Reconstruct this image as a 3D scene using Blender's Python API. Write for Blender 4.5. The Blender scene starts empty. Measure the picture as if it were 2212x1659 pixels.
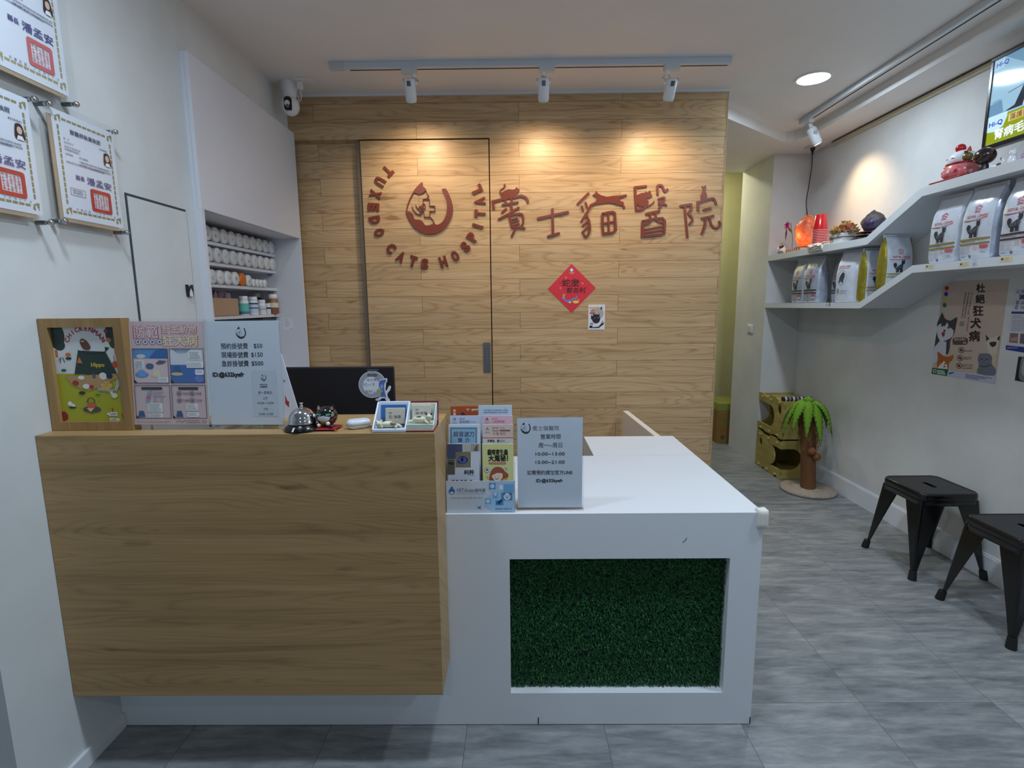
import bpy, math, random
from mathutils import Vector, Matrix, noise
from mathutils.geometry import tessellate_polygon
random.seed(7)
SC = bpy.context.scene
COL = SC.collection
PI = math.pi

# ---------------------------------------------------------------- camera, world, lights, exposure
FPX, CAMH = 1134.4, 1.5
def axes(pitch, yaw, roll):
    cy, sy, cp, sp = math.cos(yaw), math.sin(yaw), math.cos(pitch), math.sin(pitch)
    f = Vector((sy*cp, cy*cp, sp)); r = Vector((cy, -sy, 0)); u = r.cross(f)
    cr, sr = math.cos(roll), math.sin(roll)
    return cr*r+sr*u, cr*u-sr*r, f
CR, CU, CF = axes(math.radians(-8.595), math.radians(-0.507), math.radians(-0.532))
cam_data = bpy.data.cameras.new('camera')
cam = bpy.data.objects.new('camera', cam_data); COL.objects.link(cam)
cam_data.sensor_width = 36; cam_data.lens = FPX*36/2212; cam_data.clip_start = .02
M = Matrix((CR, CU, -CF)).transposed().to_4x4(); M.translation = (0, 0, CAMH)
cam.matrix_world = M
SC.camera = cam

def at(px, py, **k):
    """point of the photograph on the plane X=, Y= or Z="""
    (a, v), = k.items(); i = 'XYZ'.index(a)
    d = CF*FPX + CR*(px-1106) - CU*(py-829.5); o = Vector((0, 0, CAMH))
    return o + d*((v-o[i])/d[i])

SC.view_settings.view_transform = 'Standard'
SC.view_settings.look = 'None'
SC.view_settings.gamma = 1.0
SC.view_settings.exposure = 0.0

W = bpy.data.worlds.new('daylight'); SC.world = W; W.use_nodes = True
W.node_tree.nodes['Background'].inputs[0].default_value = (.62, .80, 1.0, 1)
W.node_tree.nodes['Background'].inputs[1].default_value = .19

def light(name, kind, loc, power, color, direction=(0, 0, -1), size=.18, spot=1.2, blend=.8, soft=.03):
    l = bpy.data.lights.new(name, kind); l.energy = power; l.color = color
    if kind == 'AREA': l.shape = 'DISK'; l.size = size
    if kind == 'SPOT': l.spot_size = spot; l.spot_blend = blend; l.shadow_soft_size = soft
    o = bpy.data.objects.new(name, l); COL.objects.link(o); o.location = loc
    o.rotation_euler = Vector(direction).to_track_quat('-Z', 'Y').to_euler()
    return o
COOL, WARM = (.70, .85, 1.0), (1.0, .76, .50)
DOWNLIGHTS = [(1.81, 3.43), (1.81, 1.35), (1.81, -.9), (.35, 1.30), (-.88, 1.22), (-.35, -1.6)]
DL_POWER = [13, 20, 8, 17, 10, 6]

# ---------------------------------------------------------------- materials
def lin(c):
    return tuple((v/255/12.92 if v/255 <= .04045 else ((v/255+.055)/1.055)**2.4) for v in c)
MATS = {}
def mat(rgb, rough=.55, metal=0., spec=.5, emit=0., name=None, coat=0.):
    key = (tuple(rgb), rough, metal, spec, emit, coat)
    if key in MATS: return MATS[key]
    m = bpy.data.materials.new(name or 'paint_%02x%02x%02x' % tuple(int(v) for v in rgb)); m.use_nodes = True
    b = m.node_tree.nodes['Principled BSDF']
    b.inputs['Base Color'].default_value = (*lin(rgb), 1)
    b.inputs['Roughness'].default_value = rough; b.inputs['Metallic'].default_value = metal
    b.inputs['Specular IOR Level'].default_value = spec
    if coat: b.inputs['Coat Weight'].default_value = coat; b.inputs['Coat Roughness'].default_value = .05
    if emit:
        b.inputs['Emission Color'].default_value = (*lin(rgb), 1); b.inputs['Emission Strength'].default_value = emit
    MATS[key] = m
    return m
class NT:
    def __init__(s, name):
        s.m = bpy.data.materials.new(name); s.m.use_nodes = True; s.t = s.m.node_tree
        s.b = s.t.nodes['Principled BSDF']
    def n(s, kind, **k):
        x = s.t.nodes.new(kind)
        for a, v in k.items(): setattr(x, a, v)
        return x
    def l(s, a, b): s.t.links.new(a, b)
    def math(s, op, a, b=0., c=0.):
        x = s.n('ShaderNodeMath', operation=op)
        for i, v in enumerate((a, b, c)):
            if hasattr(v, 'links'): s.l(v, x.inputs[i])
            else: x.inputs[i].default_value = v
        return x.outputs[0]
    def comb(s, x, y, z):
        c = s.n('ShaderNodeCombineXYZ')
        for i, v in enumerate((x, y, z)):
            if hasattr(v, 'links'): s.l(v, c.inputs[i])
            else: c.inputs[i].default_value = v
        return c.outputs[0]
    def noise(s, vec, scale, detail=4, rough=.55, dist=0.):
        x = s.n('ShaderNodeTexNoise'); s.l(vec, x.inputs['Vector'])
        x.inputs['Scale'].default_value = scale; x.inputs['Detail'].default_value = detail
        x.inputs['Roughness'].default_value = rough; x.inputs['Distortion'].default_value = dist
        return x.outputs['Fac']
    def ramp(s, fac, stops):
        r = s.n('ShaderNodeValToRGB'); s.l(fac, r.inputs[0]); e = r.color_ramp.elements
        while len(e) < len(stops): e.new(.5)
        for i, (p, c) in enumerate(stops): e[i].position = p; e[i].color = (*lin(c), 1)
        return r.outputs[0]
    def mix(s, fac, a, b, mode='MIX'):
        x = s.n('ShaderNodeMix', data_type='RGBA', blend_type=mode)
        for i, v in ((0, fac), (6, a), (7, b)):
            if hasattr(v, 'links'): s.l(v, x.inputs[i])
            else: x.inputs[i].default_value = v if i == 0 else (*lin(v), 1)
        return x.outputs[2]
    def coords(s):
        t = s.n('ShaderNodeTexCoord'); g = s.n('ShaderNodeNewGeometry'); p = s.n('ShaderNodeSeparateXYZ'); s.l(g.outputs['Position'], p.inputs[0])
        return p.outputs
    def bump(s, h, strength=.2, dist=.002):
        b = s.n('ShaderNodeBump'); b.inputs['Strength'].default_value = strength; b.inputs['Distance'].default_value = dist
        s.l(h, b.inputs['Height']); s.l(b.outputs[0], s.b.inputs['Normal'])
def brick(t, vec, w, h, mortar):
    b = t.n('ShaderNodeTexBrick'); b.offset = .5; b.offset_frequency = 2; b.squash = 1
    t.l(vec, b.inputs['Vector'])
    b.inputs['Color1'].default_value = (0, 0, 0, 1); b.inputs['Color2'].default_value = (1, 1, 1, 1)
    b.inputs['Scale'].default_value = 1; b.inputs['Mortar Size'].default_value = mortar
    b.inputs['Mortar Smooth'].default_value = .1; b.inputs['Bias'].default_value = 0
    b.inputs['Brick Width'].default_value = w; b.inputs['Row Height'].default_value = h
    return b
def wood_grain(t, u, v, tint, light_c, mid_c, dark_c, bands=40, us=.7, vs=7., soft=1.):
    gv = t.comb(t.math('ADD', t.math('MULTIPLY', u, us), t.math('MULTIPLY', tint, 37.)),
                t.math('ADD', t.math('MULTIPLY', v, vs), t.math('MULTIPLY', tint, 71.)), t.math('MULTIPLY', tint, 19.))
    n1 = t.noise(gv, 1.1, 2, .45, .15)
    wv = t.comb(t.math('MULTIPLY', u, 5.), t.math('MULTIPLY', v, 40.), tint)
    wig = t.noise(wv, 1., 3, .6)
    ring = t.math('PINGPONG', t.math('ADD', t.math('MULTIPLY', n1, bands), t.math('MULTIPLY', wig, .9)), 1.)
    ring = t.math('POWER', t.math('SUBTRACT', 1., ring), 2.6)
    fv = t.comb(t.math('MULTIPLY', u, 4.), t.math('MULTIPLY', v, 230.), tint)
    fine = t.noise(fv, 1., 4, .65)
    sv = t.comb(t.math('MULTIPLY', u, .9), t.math('ADD', t.math('MULTIPLY', v, 26.), t.math('MULTIPLY', tint, 53.)), tint)
    streak = t.noise(sv, 1., 3, .55)
    kv = t.comb(t.math('ADD', t.math('MULTIPLY', u, 2.6), t.math('MULTIPLY', tint, 11.)), t.math('MULTIPLY', v, 9.), tint)
    knot = t.math('MAXIMUM', t.math('MULTIPLY', t.math('SUBTRACT', t.noise(kv, 1.6, 2, .5), .70), 3.), 0.)
    k = t.math('ADD', t.math('MULTIPLY', fine, .30), t.math('ADD', t.math('MULTIPLY', streak, .55), t.math('MULTIPLY', t.math('SUBTRACT', 1., ring), .17*soft)))
    k = t.math('SUBTRACT', k, knot)
    return t.ramp(k, [(.24, dark_c), (.50, mid_c), (.72, light_c)]), k
def make_plank_wood():
    t = NT('wood_plank_cladding'); X, Y, Z = t.coords()
    b = brick(t, t.comb(t.math('ADD', X, -.027+13), t.math('ADD', Z, -2.54+4.36), 0.), 1.30, .109, .0011)
    tint = t.n('ShaderNodeSeparateColor'); t.l(b.outputs['Color'], tint.inputs[0]); tint = tint.outputs[0]
    col, k = wood_grain(t, X, Z, tint, (208, 180, 142), (190, 158, 117), (146, 113, 78))
    tone = t.math('ADD', t.math('MULTIPLY', tint, .16), .90)
    hv = t.n('ShaderNodeHueSaturation'); t.l(col, hv.inputs['Color']); t.l(tone, hv.inputs['Value'])
    col = t.mix(b.outputs['Fac'], hv.outputs[0], (104, 76, 50)); t.l(col, t.b.inputs['Base Color'])
    t.b.inputs['Roughness'].default_value = .38; t.b.inputs['Specular IOR Level'].default_value = .36
    t.bump(t.math('SUBTRACT', t.math('MULTIPLY', k, .3), b.outputs['Fac']), .25, .0015)
    return t.m
def make_oak(name, c1, c2, c3, axis='XZ', bands=80):
    t = NT(name); p = dict(zip('XYZ', t.coords()))
    tint = t.n('ShaderNodeValue'); tint.outputs[0].default_value = .37
    v = t.math('ADD', p[axis[1]], t.math('MULTIPLY', p['Y'], .8)) if axis == 'XZ' else p[axis[1]]
    u = t.math('ADD', p[axis[0]], t.math('MULTIPLY', p['Y'], .6)) if axis == 'XZ' else p[axis[0]]
    col, k = wood_grain(t, u, v, tint.outputs[0], c1, c2, c3, bands, .42, 6.0, .75)
    t.l(col, t.b.inputs['Base Color']); t.b.inputs['Roughness'].default_value = .42
    t.bump(k, .12, .001)
    return t.m
def make_floor():
    t = NT('grey_stone_vinyl'); X, Y, Z = t.coords()
    b = brick(t, t.comb(t.math('ADD', X, .681+4.93), t.math('ADD', Y, -1.793+9.85), 0.), .493, .985, .0012)
    b.offset = 0.
    tint = t.n('ShaderNodeSeparateColor'); t.l(b.outputs['Color'], tint.inputs[0]); tint = tint.outputs[0]
    v = t.comb(t.math('MULTIPLY', X, 3.2), t.math('ADD', t.math('MULTIPLY', Y, 17.), t.math('MULTIPLY', tint, 31.)), tint)
    n1 = t.noise(v, 1.3, 6, .62, .4)
    v2 = t.comb(t.math('MULTIPLY', X, 14.), t.math('MULTIPLY', Y, 60.), tint)
    n2 = t.noise(v2, 1., 5, .7)
    v3 = t.comb(t.math('MULTIPLY', X, 1.3), t.math('MULTIPLY', Y, 1.8), tint); n3 = t.noise(v3, 1.2, 3)
    k = t.math('ADD', t.math('MULTIPLY', n1, .6), t.math('ADD', t.math('MULTIPLY', n2, .25), t.math('MULTIPLY', n3, .25)))
    col = t.ramp(k, [(.38, (96, 100, 104)), (.53, (130, 133, 136)), (.68, (160, 161, 162))])
    tone = t.math('ADD', t.math('MULTIPLY', tint, .10), .94)
    hv = t.n('ShaderNodeHueSaturation'); t.l(col, hv.inputs['Color']); t.l(tone, hv.inputs['Value'])
    col = t.mix(b.outputs['Fac'], hv.outputs[0], (92, 94, 97)); t.l(col, t.b.inputs['Base Color'])
    t.b.inputs['Roughness'].default_value = .42; t.b.inputs['Specular IOR Level'].default_value = .4
    t.bump(n2, .08, .001)
    return t.m
def make_wall(name, c, amt=.03):
    t = NT(name); X, Y, Z = t.coords(); v = t.comb(X, Y, Z)
    n = t.noise(v, 2.3, 4, .6); d = tuple(max(0, x*(1-amt*2)) for x in c)
    t.l(t.ramp(n, [(.3, d), (.7, c)]), t.b.inputs['Base Color']); t.b.inputs['Roughness'].default_value = .75
    t.b.inputs['Specular IOR Level'].default_value = .25
    t.bump(t.noise(v, 180., 2), .05, .001)
    return t.m
def make_noisy(name, c1, c2, scale, rough=.6, stretch=(1, 1, 1), bump=0., spec=.4, metal=0.):
    t = NT(name); X, Y, Z = t.coords()
    v = t.comb(*(t.math('MULTIPLY', a, s) for a, s in zip((X, Y, Z), stretch)))
    n = t.noise(v, scale, 5, .6)
    t.l(t.ramp(n, [(.33, c1), (.67, c2)]), t.b.inputs['Base Color'])
    t.b.inputs['Roughness'].default_value = rough; t.b.inputs['Specular IOR Level'].default_value = spec; t.b.inputs['Metallic'].default_value = metal
    if bump: t.bump(n, bump, .004)
    return t.m
def make_acrylic(name='clear_acrylic', tint=(254, 255, 255), fac=.03):
    t = NT(name); t.t.nodes.remove(t.b)
    a = t.n('ShaderNodeBsdfTransparent'); a.inputs[0].default_value = (*lin(tint), 1)
    g = t.n('ShaderNodeBsdfGlossy'); g.inputs['Roughness'].default_value = .03
    mx = t.n('ShaderNodeMixShader'); f = t.n('ShaderNodeLayerWeight'); f.inputs[0].default_value = .5
    k = t.math('ADD', t.math('MULTIPLY', t.math('POWER', f.outputs['Facing'], 4.), .35), fac)
    t.l(k, mx.inputs[0]); t.l(a.outputs[0], mx.inputs[1]); t.l(g.outputs[0], mx.inputs[2])
    t.l(mx.outputs[0], t.t.nodes['Material Output'].inputs[0])
    return t.m
def make_salt():
    t = NT('glowing_salt_crystal'); X, Y, Z = t.coords(); n = t.noise(t.comb(X, Y, Z), 26., 5, .65)
    t.l(t.ramp(n, [(.3, (196, 74, 40)), (.55, (236, 120, 74)), (.75, (250, 186, 150))]), t.b.inputs['Base Color'])
    t.b.inputs['Roughness'].default_value = .35
    h = t.math('SUBTRACT', 1.0, t.math('MULTIPLY', t.math('SUBTRACT', Z, 1.95), 7.)); h = t.math('MAXIMUM', h, .06)
    t.b.inputs['Emission Color'].default_value = (1, .13, .02, 1)
    t.l(t.math('MULTIPLY', h, t.math('ADD', .35, n)), t.b.inputs['Emission Strength']); t.bump(n, .6, .006)
    return t.m
WOODWALL = make_plank_wood()
OAK = make_oak('oak_laminate', (194, 160, 110), (176, 142, 94), (136, 104, 64))
FRAMEWOOD = make_oak('pale_frame_wood', (178, 142, 92), (160, 124, 76), (134, 100, 58), 'ZX', 30)
FLOOR = make_floor()
WALLWHITE = make_wall('white_wall_paint', (222, 225, 226))
WALLGREY = make_wall('warm_grey_wall_paint', (222, 222, 220), .035)
WALLGREEN = make_wall('olive_wall_paint', (212, 210, 164))
CEIL = make_wall('ceiling_paint', (234, 232, 230), .01)
LAMW = mat((226, 229, 234), .32, name='white_laminate')
CABW = mat((224, 226, 234), .4, name='white_cabinet_laminate')
SHELFW = mat((214, 218, 222), .4, name='white_shelf_laminate')
WHITEP = mat((232, 234, 236), .4, name='white_plastic')
BLACKP = mat((14, 14, 16), .35, name='black_plastic')
BLACKG = mat((12, 12, 13), .16, spec=.6, name='gloss_black_steel')
CHROME = mat((205, 205, 208), .12, 1., name='chrome')
STEEL = mat((150, 154, 160), .35, 1., name='brushed_steel')
SIGNRED = mat((120, 52, 28), .3, name='brown_red_acrylic_letter')
ACR = make_acrylic()
PAPER = mat((232, 236, 244), .6, name='white_paper')
INK = mat((26, 28, 36), .6, name='black_ink')
PLY = make_noisy('plywood', (160, 142, 74), (186, 166, 94), 3., .6, (1, 1, 7))
KRAFT = make_noisy('kraft_cardboard', (140, 104, 52), (160, 122, 64), 4., .75)

# ---------------------------------------------------------------- mesh helpers
class MB:
    def __init__(s): s.v = []; s.f = []; s.m = []; s.s = []; s.mats = []
    def mi(s, m):
        if m not in s.mats: s.mats.append(m)
        return s.mats.index(m)
    def add(s, vs, fs, m, smooth=False):
        o = len(s.v); i = s.mi(m); s.v += [tuple(v) for v in vs]
        for f in fs: s.f.append(tuple(o+k for k in f)); s.m.append(i); s.s.append(smooth)
        return s
    def box(s, x0, x1, y0, y1, z0, z1, m):
        return s.hexa([(x0, y0, z0), (x1, y0, z0), (x1, y1, z0), (x0, y1, z0), (x0, y0, z1), (x1, y0, z1), (x1, y1, z1), (x0, y1, z1)], m)
    def hexa(s, p, m):
        return s.add(p, [(3, 2, 1, 0), (4, 5, 6, 7), (0, 1, 5, 4), (1, 2, 6, 5), (2, 3, 7, 6), (3, 0, 4, 7)], m)
    def obox(s, c, ax, ay, az, hx, hy, hz, m):
        c, ax, ay, az = Vector(c), Vector(ax)*hx, Vector(ay)*hy, Vector(az)*hz
        return s.hexa([c-ax-ay-az, c+ax-ay-az, c+ax+ay-az, c-ax+ay-az, c-ax-ay+az, c+ax-ay+az, c+ax+ay+az, c-ax+ay+az], m)
    def prism(s, loops, fn, m, side=None, caps=True, smooth=False):
        """loops: outline (and holes) in 2D; fn(x, y, 0|1) -> world point of the two faces"""
        if not isinstance(loops[0][0], (list, tuple)): loops = [loops]
        flat = [p for l in loops for p in l]; n = len(flat)
        tri = tessellate_polygon([[Vector((x, y, 0)) for x, y in l] for l in loops]) if caps else []
        vs = [fn(x, y, 0) for x, y in flat]+[fn(x, y, 1) for x, y in flat]
        s.add(vs, [tuple(t) for t in tri]+[tuple(k+n for k in t) for t in tri], m)
        o = 0; fs = []
        for l in loops:
            k = len(l); fs += [(o+i, o+(i+1) % k, n+o+(i+1) % k, n+o+i) for i in range(k)]; o += k
        return s.add(vs, fs, side or m, smooth)
    def ring(s, rings, m, cap0=True, cap1=True, smooth=True, closed=False):
        n = len(rings[0]); vs = [p for r in rings for p in r]; fs = []
        q = len(rings) if closed else len(rings)-1
        for i in range(q):
            a, b = i*n, ((i+1) % len(rings))*n
            fs += [(a+k, a+(k+1) % n, b+(k+1) % n, b+k) for k in range(n)]
        s.add(vs, fs, m, smooth)
        if cap0 and not closed: s.add(rings[0], [tuple(range(n))[::-1]], m)
        if cap1 and not closed: s.add(rings[-1], [tuple(range(n))], m)
        return s
    def cyl(s, a, b, r0, m, r1=None, n=20, smooth=True, caps=True):
        a, b = Vector(a), Vector(b); r1 = r0 if r1 is None else r1; d = (b-a).normalized()
        e = d.orthogonal().normalized(); g = d.cross(e)
        R = [[c+(e*math.cos(2*PI*k/n)+g*math.sin(2*PI*k/n))*r for k in range(n)] for c, r in ((a, r0), (b, r1))]
        return s.ring(R, m, caps, caps, smooth)
    def lathe(s, c, prof, m, n=28, axis=(0, 0, 1), smooth=True):
        """prof: (radius, height) pairs along axis"""
        d = Vector(axis).normalized(); e = d.orthogonal().normalized(); g = d.cross(e); c = Vector(c)
        return s.ring([[c+d*h+(e*math.cos(2*PI*k/n)+g*math.sin(2*PI*k/n))*max(r, 1e-5) for k in range(n)] for r, h in prof], m, True, True, smooth)
    def tube(s, pts, r, m, n=8, closed=False):
        pts = [Vector(p) for p in pts]; rings = []; q = len(pts)
        up = None
        for i, p in enumerate(pts):
            a = pts[(i-1) % q] if (closed or i) else p; b = pts[(i+1) % q] if (closed or i < q-1) else p
            d = (b-a).normalized()
            if up is None: up = d.orthogonal().normalized()
            e = (up-d*up.dot(d)).normalized(); up = e; g = d.cross(e)
            rr = r[i] if isinstance(r, (list, tuple)) else r
            rings.append([p+(e*math.cos(2*PI*k/n)+g*math.sin(2*PI*k/n))*rr for k in range(n)])
        return s.ring(rings, m, closed=closed)
    def ball(s, c, r, m, n=20, k=12, rot=None, fn=None, smooth=True):
        r = (r, r, r) if not isinstance(r, (tuple, list)) else r; c = Vector(c); rings = []
        for j in range(k+1):
            t = PI*j/k; row = []
            for i in range(n):
                p = 2*PI*i/n; d = Vector((math.sin(t)*math.cos(p), math.sin(t)*math.sin(p), -math.cos(t)))
                if j in (0, k): d = Vector((1e-4*math.cos(p), 1e-4*math.sin(p), -1 if j == 0 else 1))
                q = Vector((d.x*r[0], d.y*r[1], d.z*r[2]))*(fn(d) if fn else 1)
                if rot: q = rot @ q
                row.append(c+q)
            rings.append(row)
        return s.ring(rings, m, True, True, smooth)
    def build(s, name, parent=None, bevel=0, sub=0):
        root = parent
        while root is not None and root.parent is not None: root = root.parent
        off = Vector(root.location) if root is not None else Vector((0, 0, 0))
        me = bpy.data.meshes.new(name); me.from_pydata([Vector(v)-off for v in s.v], [], s.f)
        for m in s.mats: me.materials.append(m)
        me.polygons.foreach_set('material_index', s.m); me.polygons.foreach_set('use_smooth', s.s)
        me.validate(); me.update()
        o = bpy.data.objects.new(name, me); COL.objects.link(o)
        if parent is not None: o.parent = parent
        if bevel:
            b = o.modifiers.new('bevel', 'BEVEL'); b.width = bevel; b.segments = 2; b.limit_method = 'ANGLE'; b.angle_limit = .6
        if sub:
            u = o.modifiers.new('sub', 'SUBSURF'); u.levels = u.render_levels = sub
        return o
def tag(o, label, cat, group=None, kind=None):
    o['label'] = label; o['category'] = cat
    if group: o['group'] = group
    if kind: o['kind'] = kind
    return o
def thing(name, label, cat, loc=(0, 0, 0), group=None):
    o = bpy.data.objects.new(name, None); COL.objects.link(o); o.location = loc; o.empty_display_size = .05
    return tag(o, label, cat, group)
def struct(o): o['kind'] = 'structure'; return o
def clone(root, loc, label, group=None):
    r = root.copy(); COL.objects.link(r); r.location = loc; r['label'] = label
    if group: r['group'] = group
    for ch in list(root.children):
        c = ch.copy(); COL.objects.link(c); c.parent = r
        for g in list(ch.children):
            d = g.copy(); COL.objects.link(d); d.parent = c
    return r
def arc(cx, cy, r, a0, a1, n, ry=None):
    return [(cx+r*math.cos(math.radians(a0+(a1-a0)*i/n)), cy+(ry or r)*math.sin(math.radians(a0+(a1-a0)*i/n))) for i in range(n+1)]
def rrect(x0, y0, x1, y1, r, n=5):
    return arc(x1-r, y0+r, r, -90, 0, n)+arc(x1-r, y1-r, r, 0, 90, n)+arc(x0+r, y1-r, r, 90, 180, n)+arc(x0+r, y0+r, r, 180, 270, n)
def smoothline(pts, k=4):
    out = []; n = len(pts)
    for i in range(n-1):
        p0, p1, p2, p3 = (pts[max(0, i-1)], pts[i], pts[i+1], pts[min(n-1, i+2)])
        for j in range(k):
            t = j/k
            out.append(tuple(.5*((2*b)+(c-a)*t+(2*a-5*b+4*c-d)*t*t+(3*b-a-3*c+d)*t**3) for a, b, c, d in zip(p0, p1, p2, p3)))
    return out+[tuple(pts[-1])]
def closed_smooth(pts, k=3):
    n = len(pts); out = []
    for i in range(n):
        q = [pts[(i+j-1) % n] for j in range(4)]
        for j in range(k):
            t = j/k
            out.append(tuple(.5*((2*b)+(c-a)*t+(2*a-5*b+4*c-d)*t*t+(3*b-a-3*c+d)*t**3) for a, b, c, d in zip(*q)))
    return out
def stroke_poly(pts, w, n=5):
    """outline of a brush stroke with round ends"""
    L, R = [], []; q = len(pts)
    for i, (x, y) in enumerate(pts):
        a = pts[max(0, i-1)]; b = pts[min(q-1, i+1)]; dx, dy = b[0]-a[0], b[1]-a[1]; d = math.hypot(dx, dy) or 1
        ww = w[i] if isinstance(w, (list, tuple)) else w
        nx, ny = -dy/d*ww/2, dx/d*ww/2
        if 0 < i < q-1:
            ux, uy = x-a[0], y-a[1]; m = math.hypot(ux, uy) or 1
            c = max(.5, abs((ux*dx+uy*dy)/(m*d))); nx /= c; ny /= c
        L.append((x+nx, y+ny)); R.append((x-nx, y-ny))
    def cap(p, c, s):
        a0 = math.atan2(p[1]-c[1], p[0]-c[0]); r = math.hypot(p[0]-c[0], p[1]-c[1])
        return [(c[0]+r*math.cos(a0+s*PI*i/n), c[1]+r*math.sin(a0+s*PI*i/n)) for i in range(1, n)]
    return L+cap(L[-1], pts[-1], -1)+R[::-1]+cap(R[0], pts[0], -1)
_TXT = {}
def text_mesh(s, bold=0., shear=0.):
    k = (s, bold, shear)
    if k not in _TXT:
        c = bpy.data.curves.new('t', 'FONT'); c.body = s; c.size = 1; c.offset = bold; c.resolution_u = 2; c.shear = shear
        o = bpy.data.objects.new('t', c); COL.objects.link(o); me = o.to_mesh()
        _TXT[k] = ([(v.co.x, v.co.y) for v in me.vertices], [tuple(p.vertices) for p in me.polygons])
        o.to_mesh_clear(); bpy.data.objects.remove(o); bpy.data.curves.remove(c)
    return _TXT[k]
class Art:
    """flat print: shapes in its own units (x right, y down) on a plane or any surface fn(x, y, height)"""
    def __init__(s, fn, lay=.0004): s.q = []; s.fn = fn; s.k = 0
    @classmethod
    def flat(c, o, u, v, W, H, n, lay=.0004):
        o, u, v, n = Vector(o), Vector(u), Vector(v), Vector(n).normalized()
        return c(lambda x, y, h: o+u*(x/W)+v*(y/H)+n*h, lay)
    def _m(s, c): return c if not isinstance(c, (tuple, list)) else mat(c, .6)
    def _put(s, pts, fs, c, l, same=False):
        if not same: s.k += 1
        s.q.append((l, s.k, pts, fs, s._m(c))); return s
    def poly(s, pts, c, l=1, holes=(), same=False):
        loops = [pts]+list(holes); flat = [p for q in loops for p in q]
        return s._put(flat, tessellate_polygon([[Vector((x, y, 0)) for x, y in q] for q in loops]), c, l, same)
    def rect(s, x0, y0, x1, y1, c, l=1, same=False): return s.poly([(x0, y0), (x1, y0), (x1, y1), (x0, y1)], c, l, (), same)
    def patch(s, pts, c, l=1, n=5):
        """filled star-shaped outline with inner rings, so that it follows a curved surface"""
        cx, cy = sum(p[0] for p in pts)/len(pts), sum(p[1] for p in pts)/len(pts); m = len(pts); P = [(cx, cy)]; fs = []
        for j in range(1, n+1): P += [(cx+(x-cx)*j/n, cy+(y-cy)*j/n) for x, y in pts]
        fs += [(0, 1+i, 1+(i+1) % m) for i in range(m)]
        for j in range(n-1): a, b = 1+j*m, 1+(j+1)*m; fs += [(a+i, b+i, b+(i+1) % m, a+(i+1) % m) for i in range(m)]
        return s._put(P, fs, c, l)
    def band(s, x0, y0, x1, y1, c, l=1, n=16):
        P = [(x0+(x1-x0)*i/n, y) for i in range(n+1) for y in (y0, y1)]
        return s._put(P, [(2*i, 2*i+2, 2*i+3, 2*i+1) for i in range(n)], c, l)
    def circ(s, x, y, r, c, l=1, ry=None, n=22): return s.poly(arc(x, y, r, 0, 360-360/n, n-1, ry), c, l)
    def hoop(s, x, y, r, w, c, l=1, n=26): return s.poly(arc(x, y, r, 0, 360-360/n, n-1), c, l, [arc(x, y, r-w, 0, 360-360/n, n-1)])
    def frame(s, x0, y0, x1, y1, w, c, l=1): return s.poly([(x0, y0), (x1, y0), (x1, y1), (x0, y1)], c, l, [[(x0+w, y0+w), (x1-w, y0+w), (x1-w, y1-w), (x0+w, y1-w)]])
    def line(s, pts, w, c, l=1): return s.poly(stroke_poly(pts, w), c, l)
    def text(s, t, x, y, size, c, l=2, al='l', bold=0., w=None, rot=0., sx=1., shear=0.):
        vs, fs = text_mesh(t, 0., shear)
        if not vs: return s
        x0, x1 = min(v[0] for v in vs), max(v[0] for v in vs)
        k = size*sx if w is None else w/(x1-x0)
        o = {'l': x0, 'c': (x0+x1)/2, 'r': x1}[al]; ca, sa = math.cos(rot), math.sin(rot)
        e = bold*.9
        for da, db in ([(0, 0)] if not bold else [(0, 0), (-e, -e), (e, -e), (-e, e), (e, e)]+([(-e, 0), (e, 0), (0, -e), (0, e)] if bold > .025 else [])):
            P = []
            for a, b in vs:
                p, q = (a-o)*k+da*size, -(b+db)*size
                P.append((x+p*ca-q*sa, y+p*sa+q*ca))
            s._put(P, fs, c, l)
        return s
    def lines(s, x0, y0, x1, n, dy, h, c, l=2, rag=.25):
        pts, fs = [], []
        def r(a, b, p, q): fs.append(tuple(range(len(pts), len(pts)+4))); pts.extend([(a, b), (p, b), (p, q), (a, q)])
        for i in range(n):
            x = x0; e = x1-(x1-x0)*rag*random.random(); y = y0+i*dy
            while x < e-h*.6:
                w = h*random.uniform(.6, .95); x2 = min(x+w, e); t = h*.17; k = random.choice((.2, .45, .7))
                r(x, y, x2, y+t); r(x, y+h-t, x2, y+h)
                if random.random() < .7: r(x, y+h*.42, x2, y+h*.42+t)
                r(x+w*k, y+t, min(x+w*k+t, x2), y+h*.42); r(x+w*k, y+h*.42+t, min(x+w*k+t, x2), y+h-t)
                x += w+h*.25
        return s._put(pts, fs, c, l)
    def build(s, name, parent, label=None):
        mb = MB(); h = .0001; last = None
        for l, k, pts, fs, m in sorted(s.q, key=lambda e: (e[0], e[1])):
            if (l, k) != last: h += .000011; last = (l, k)
            mb.add([s.fn(x, y, h) for x, y in pts], fs, m)
        o = mb.build(name, parent)
        if label: o['label'] = label
        return o
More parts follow.
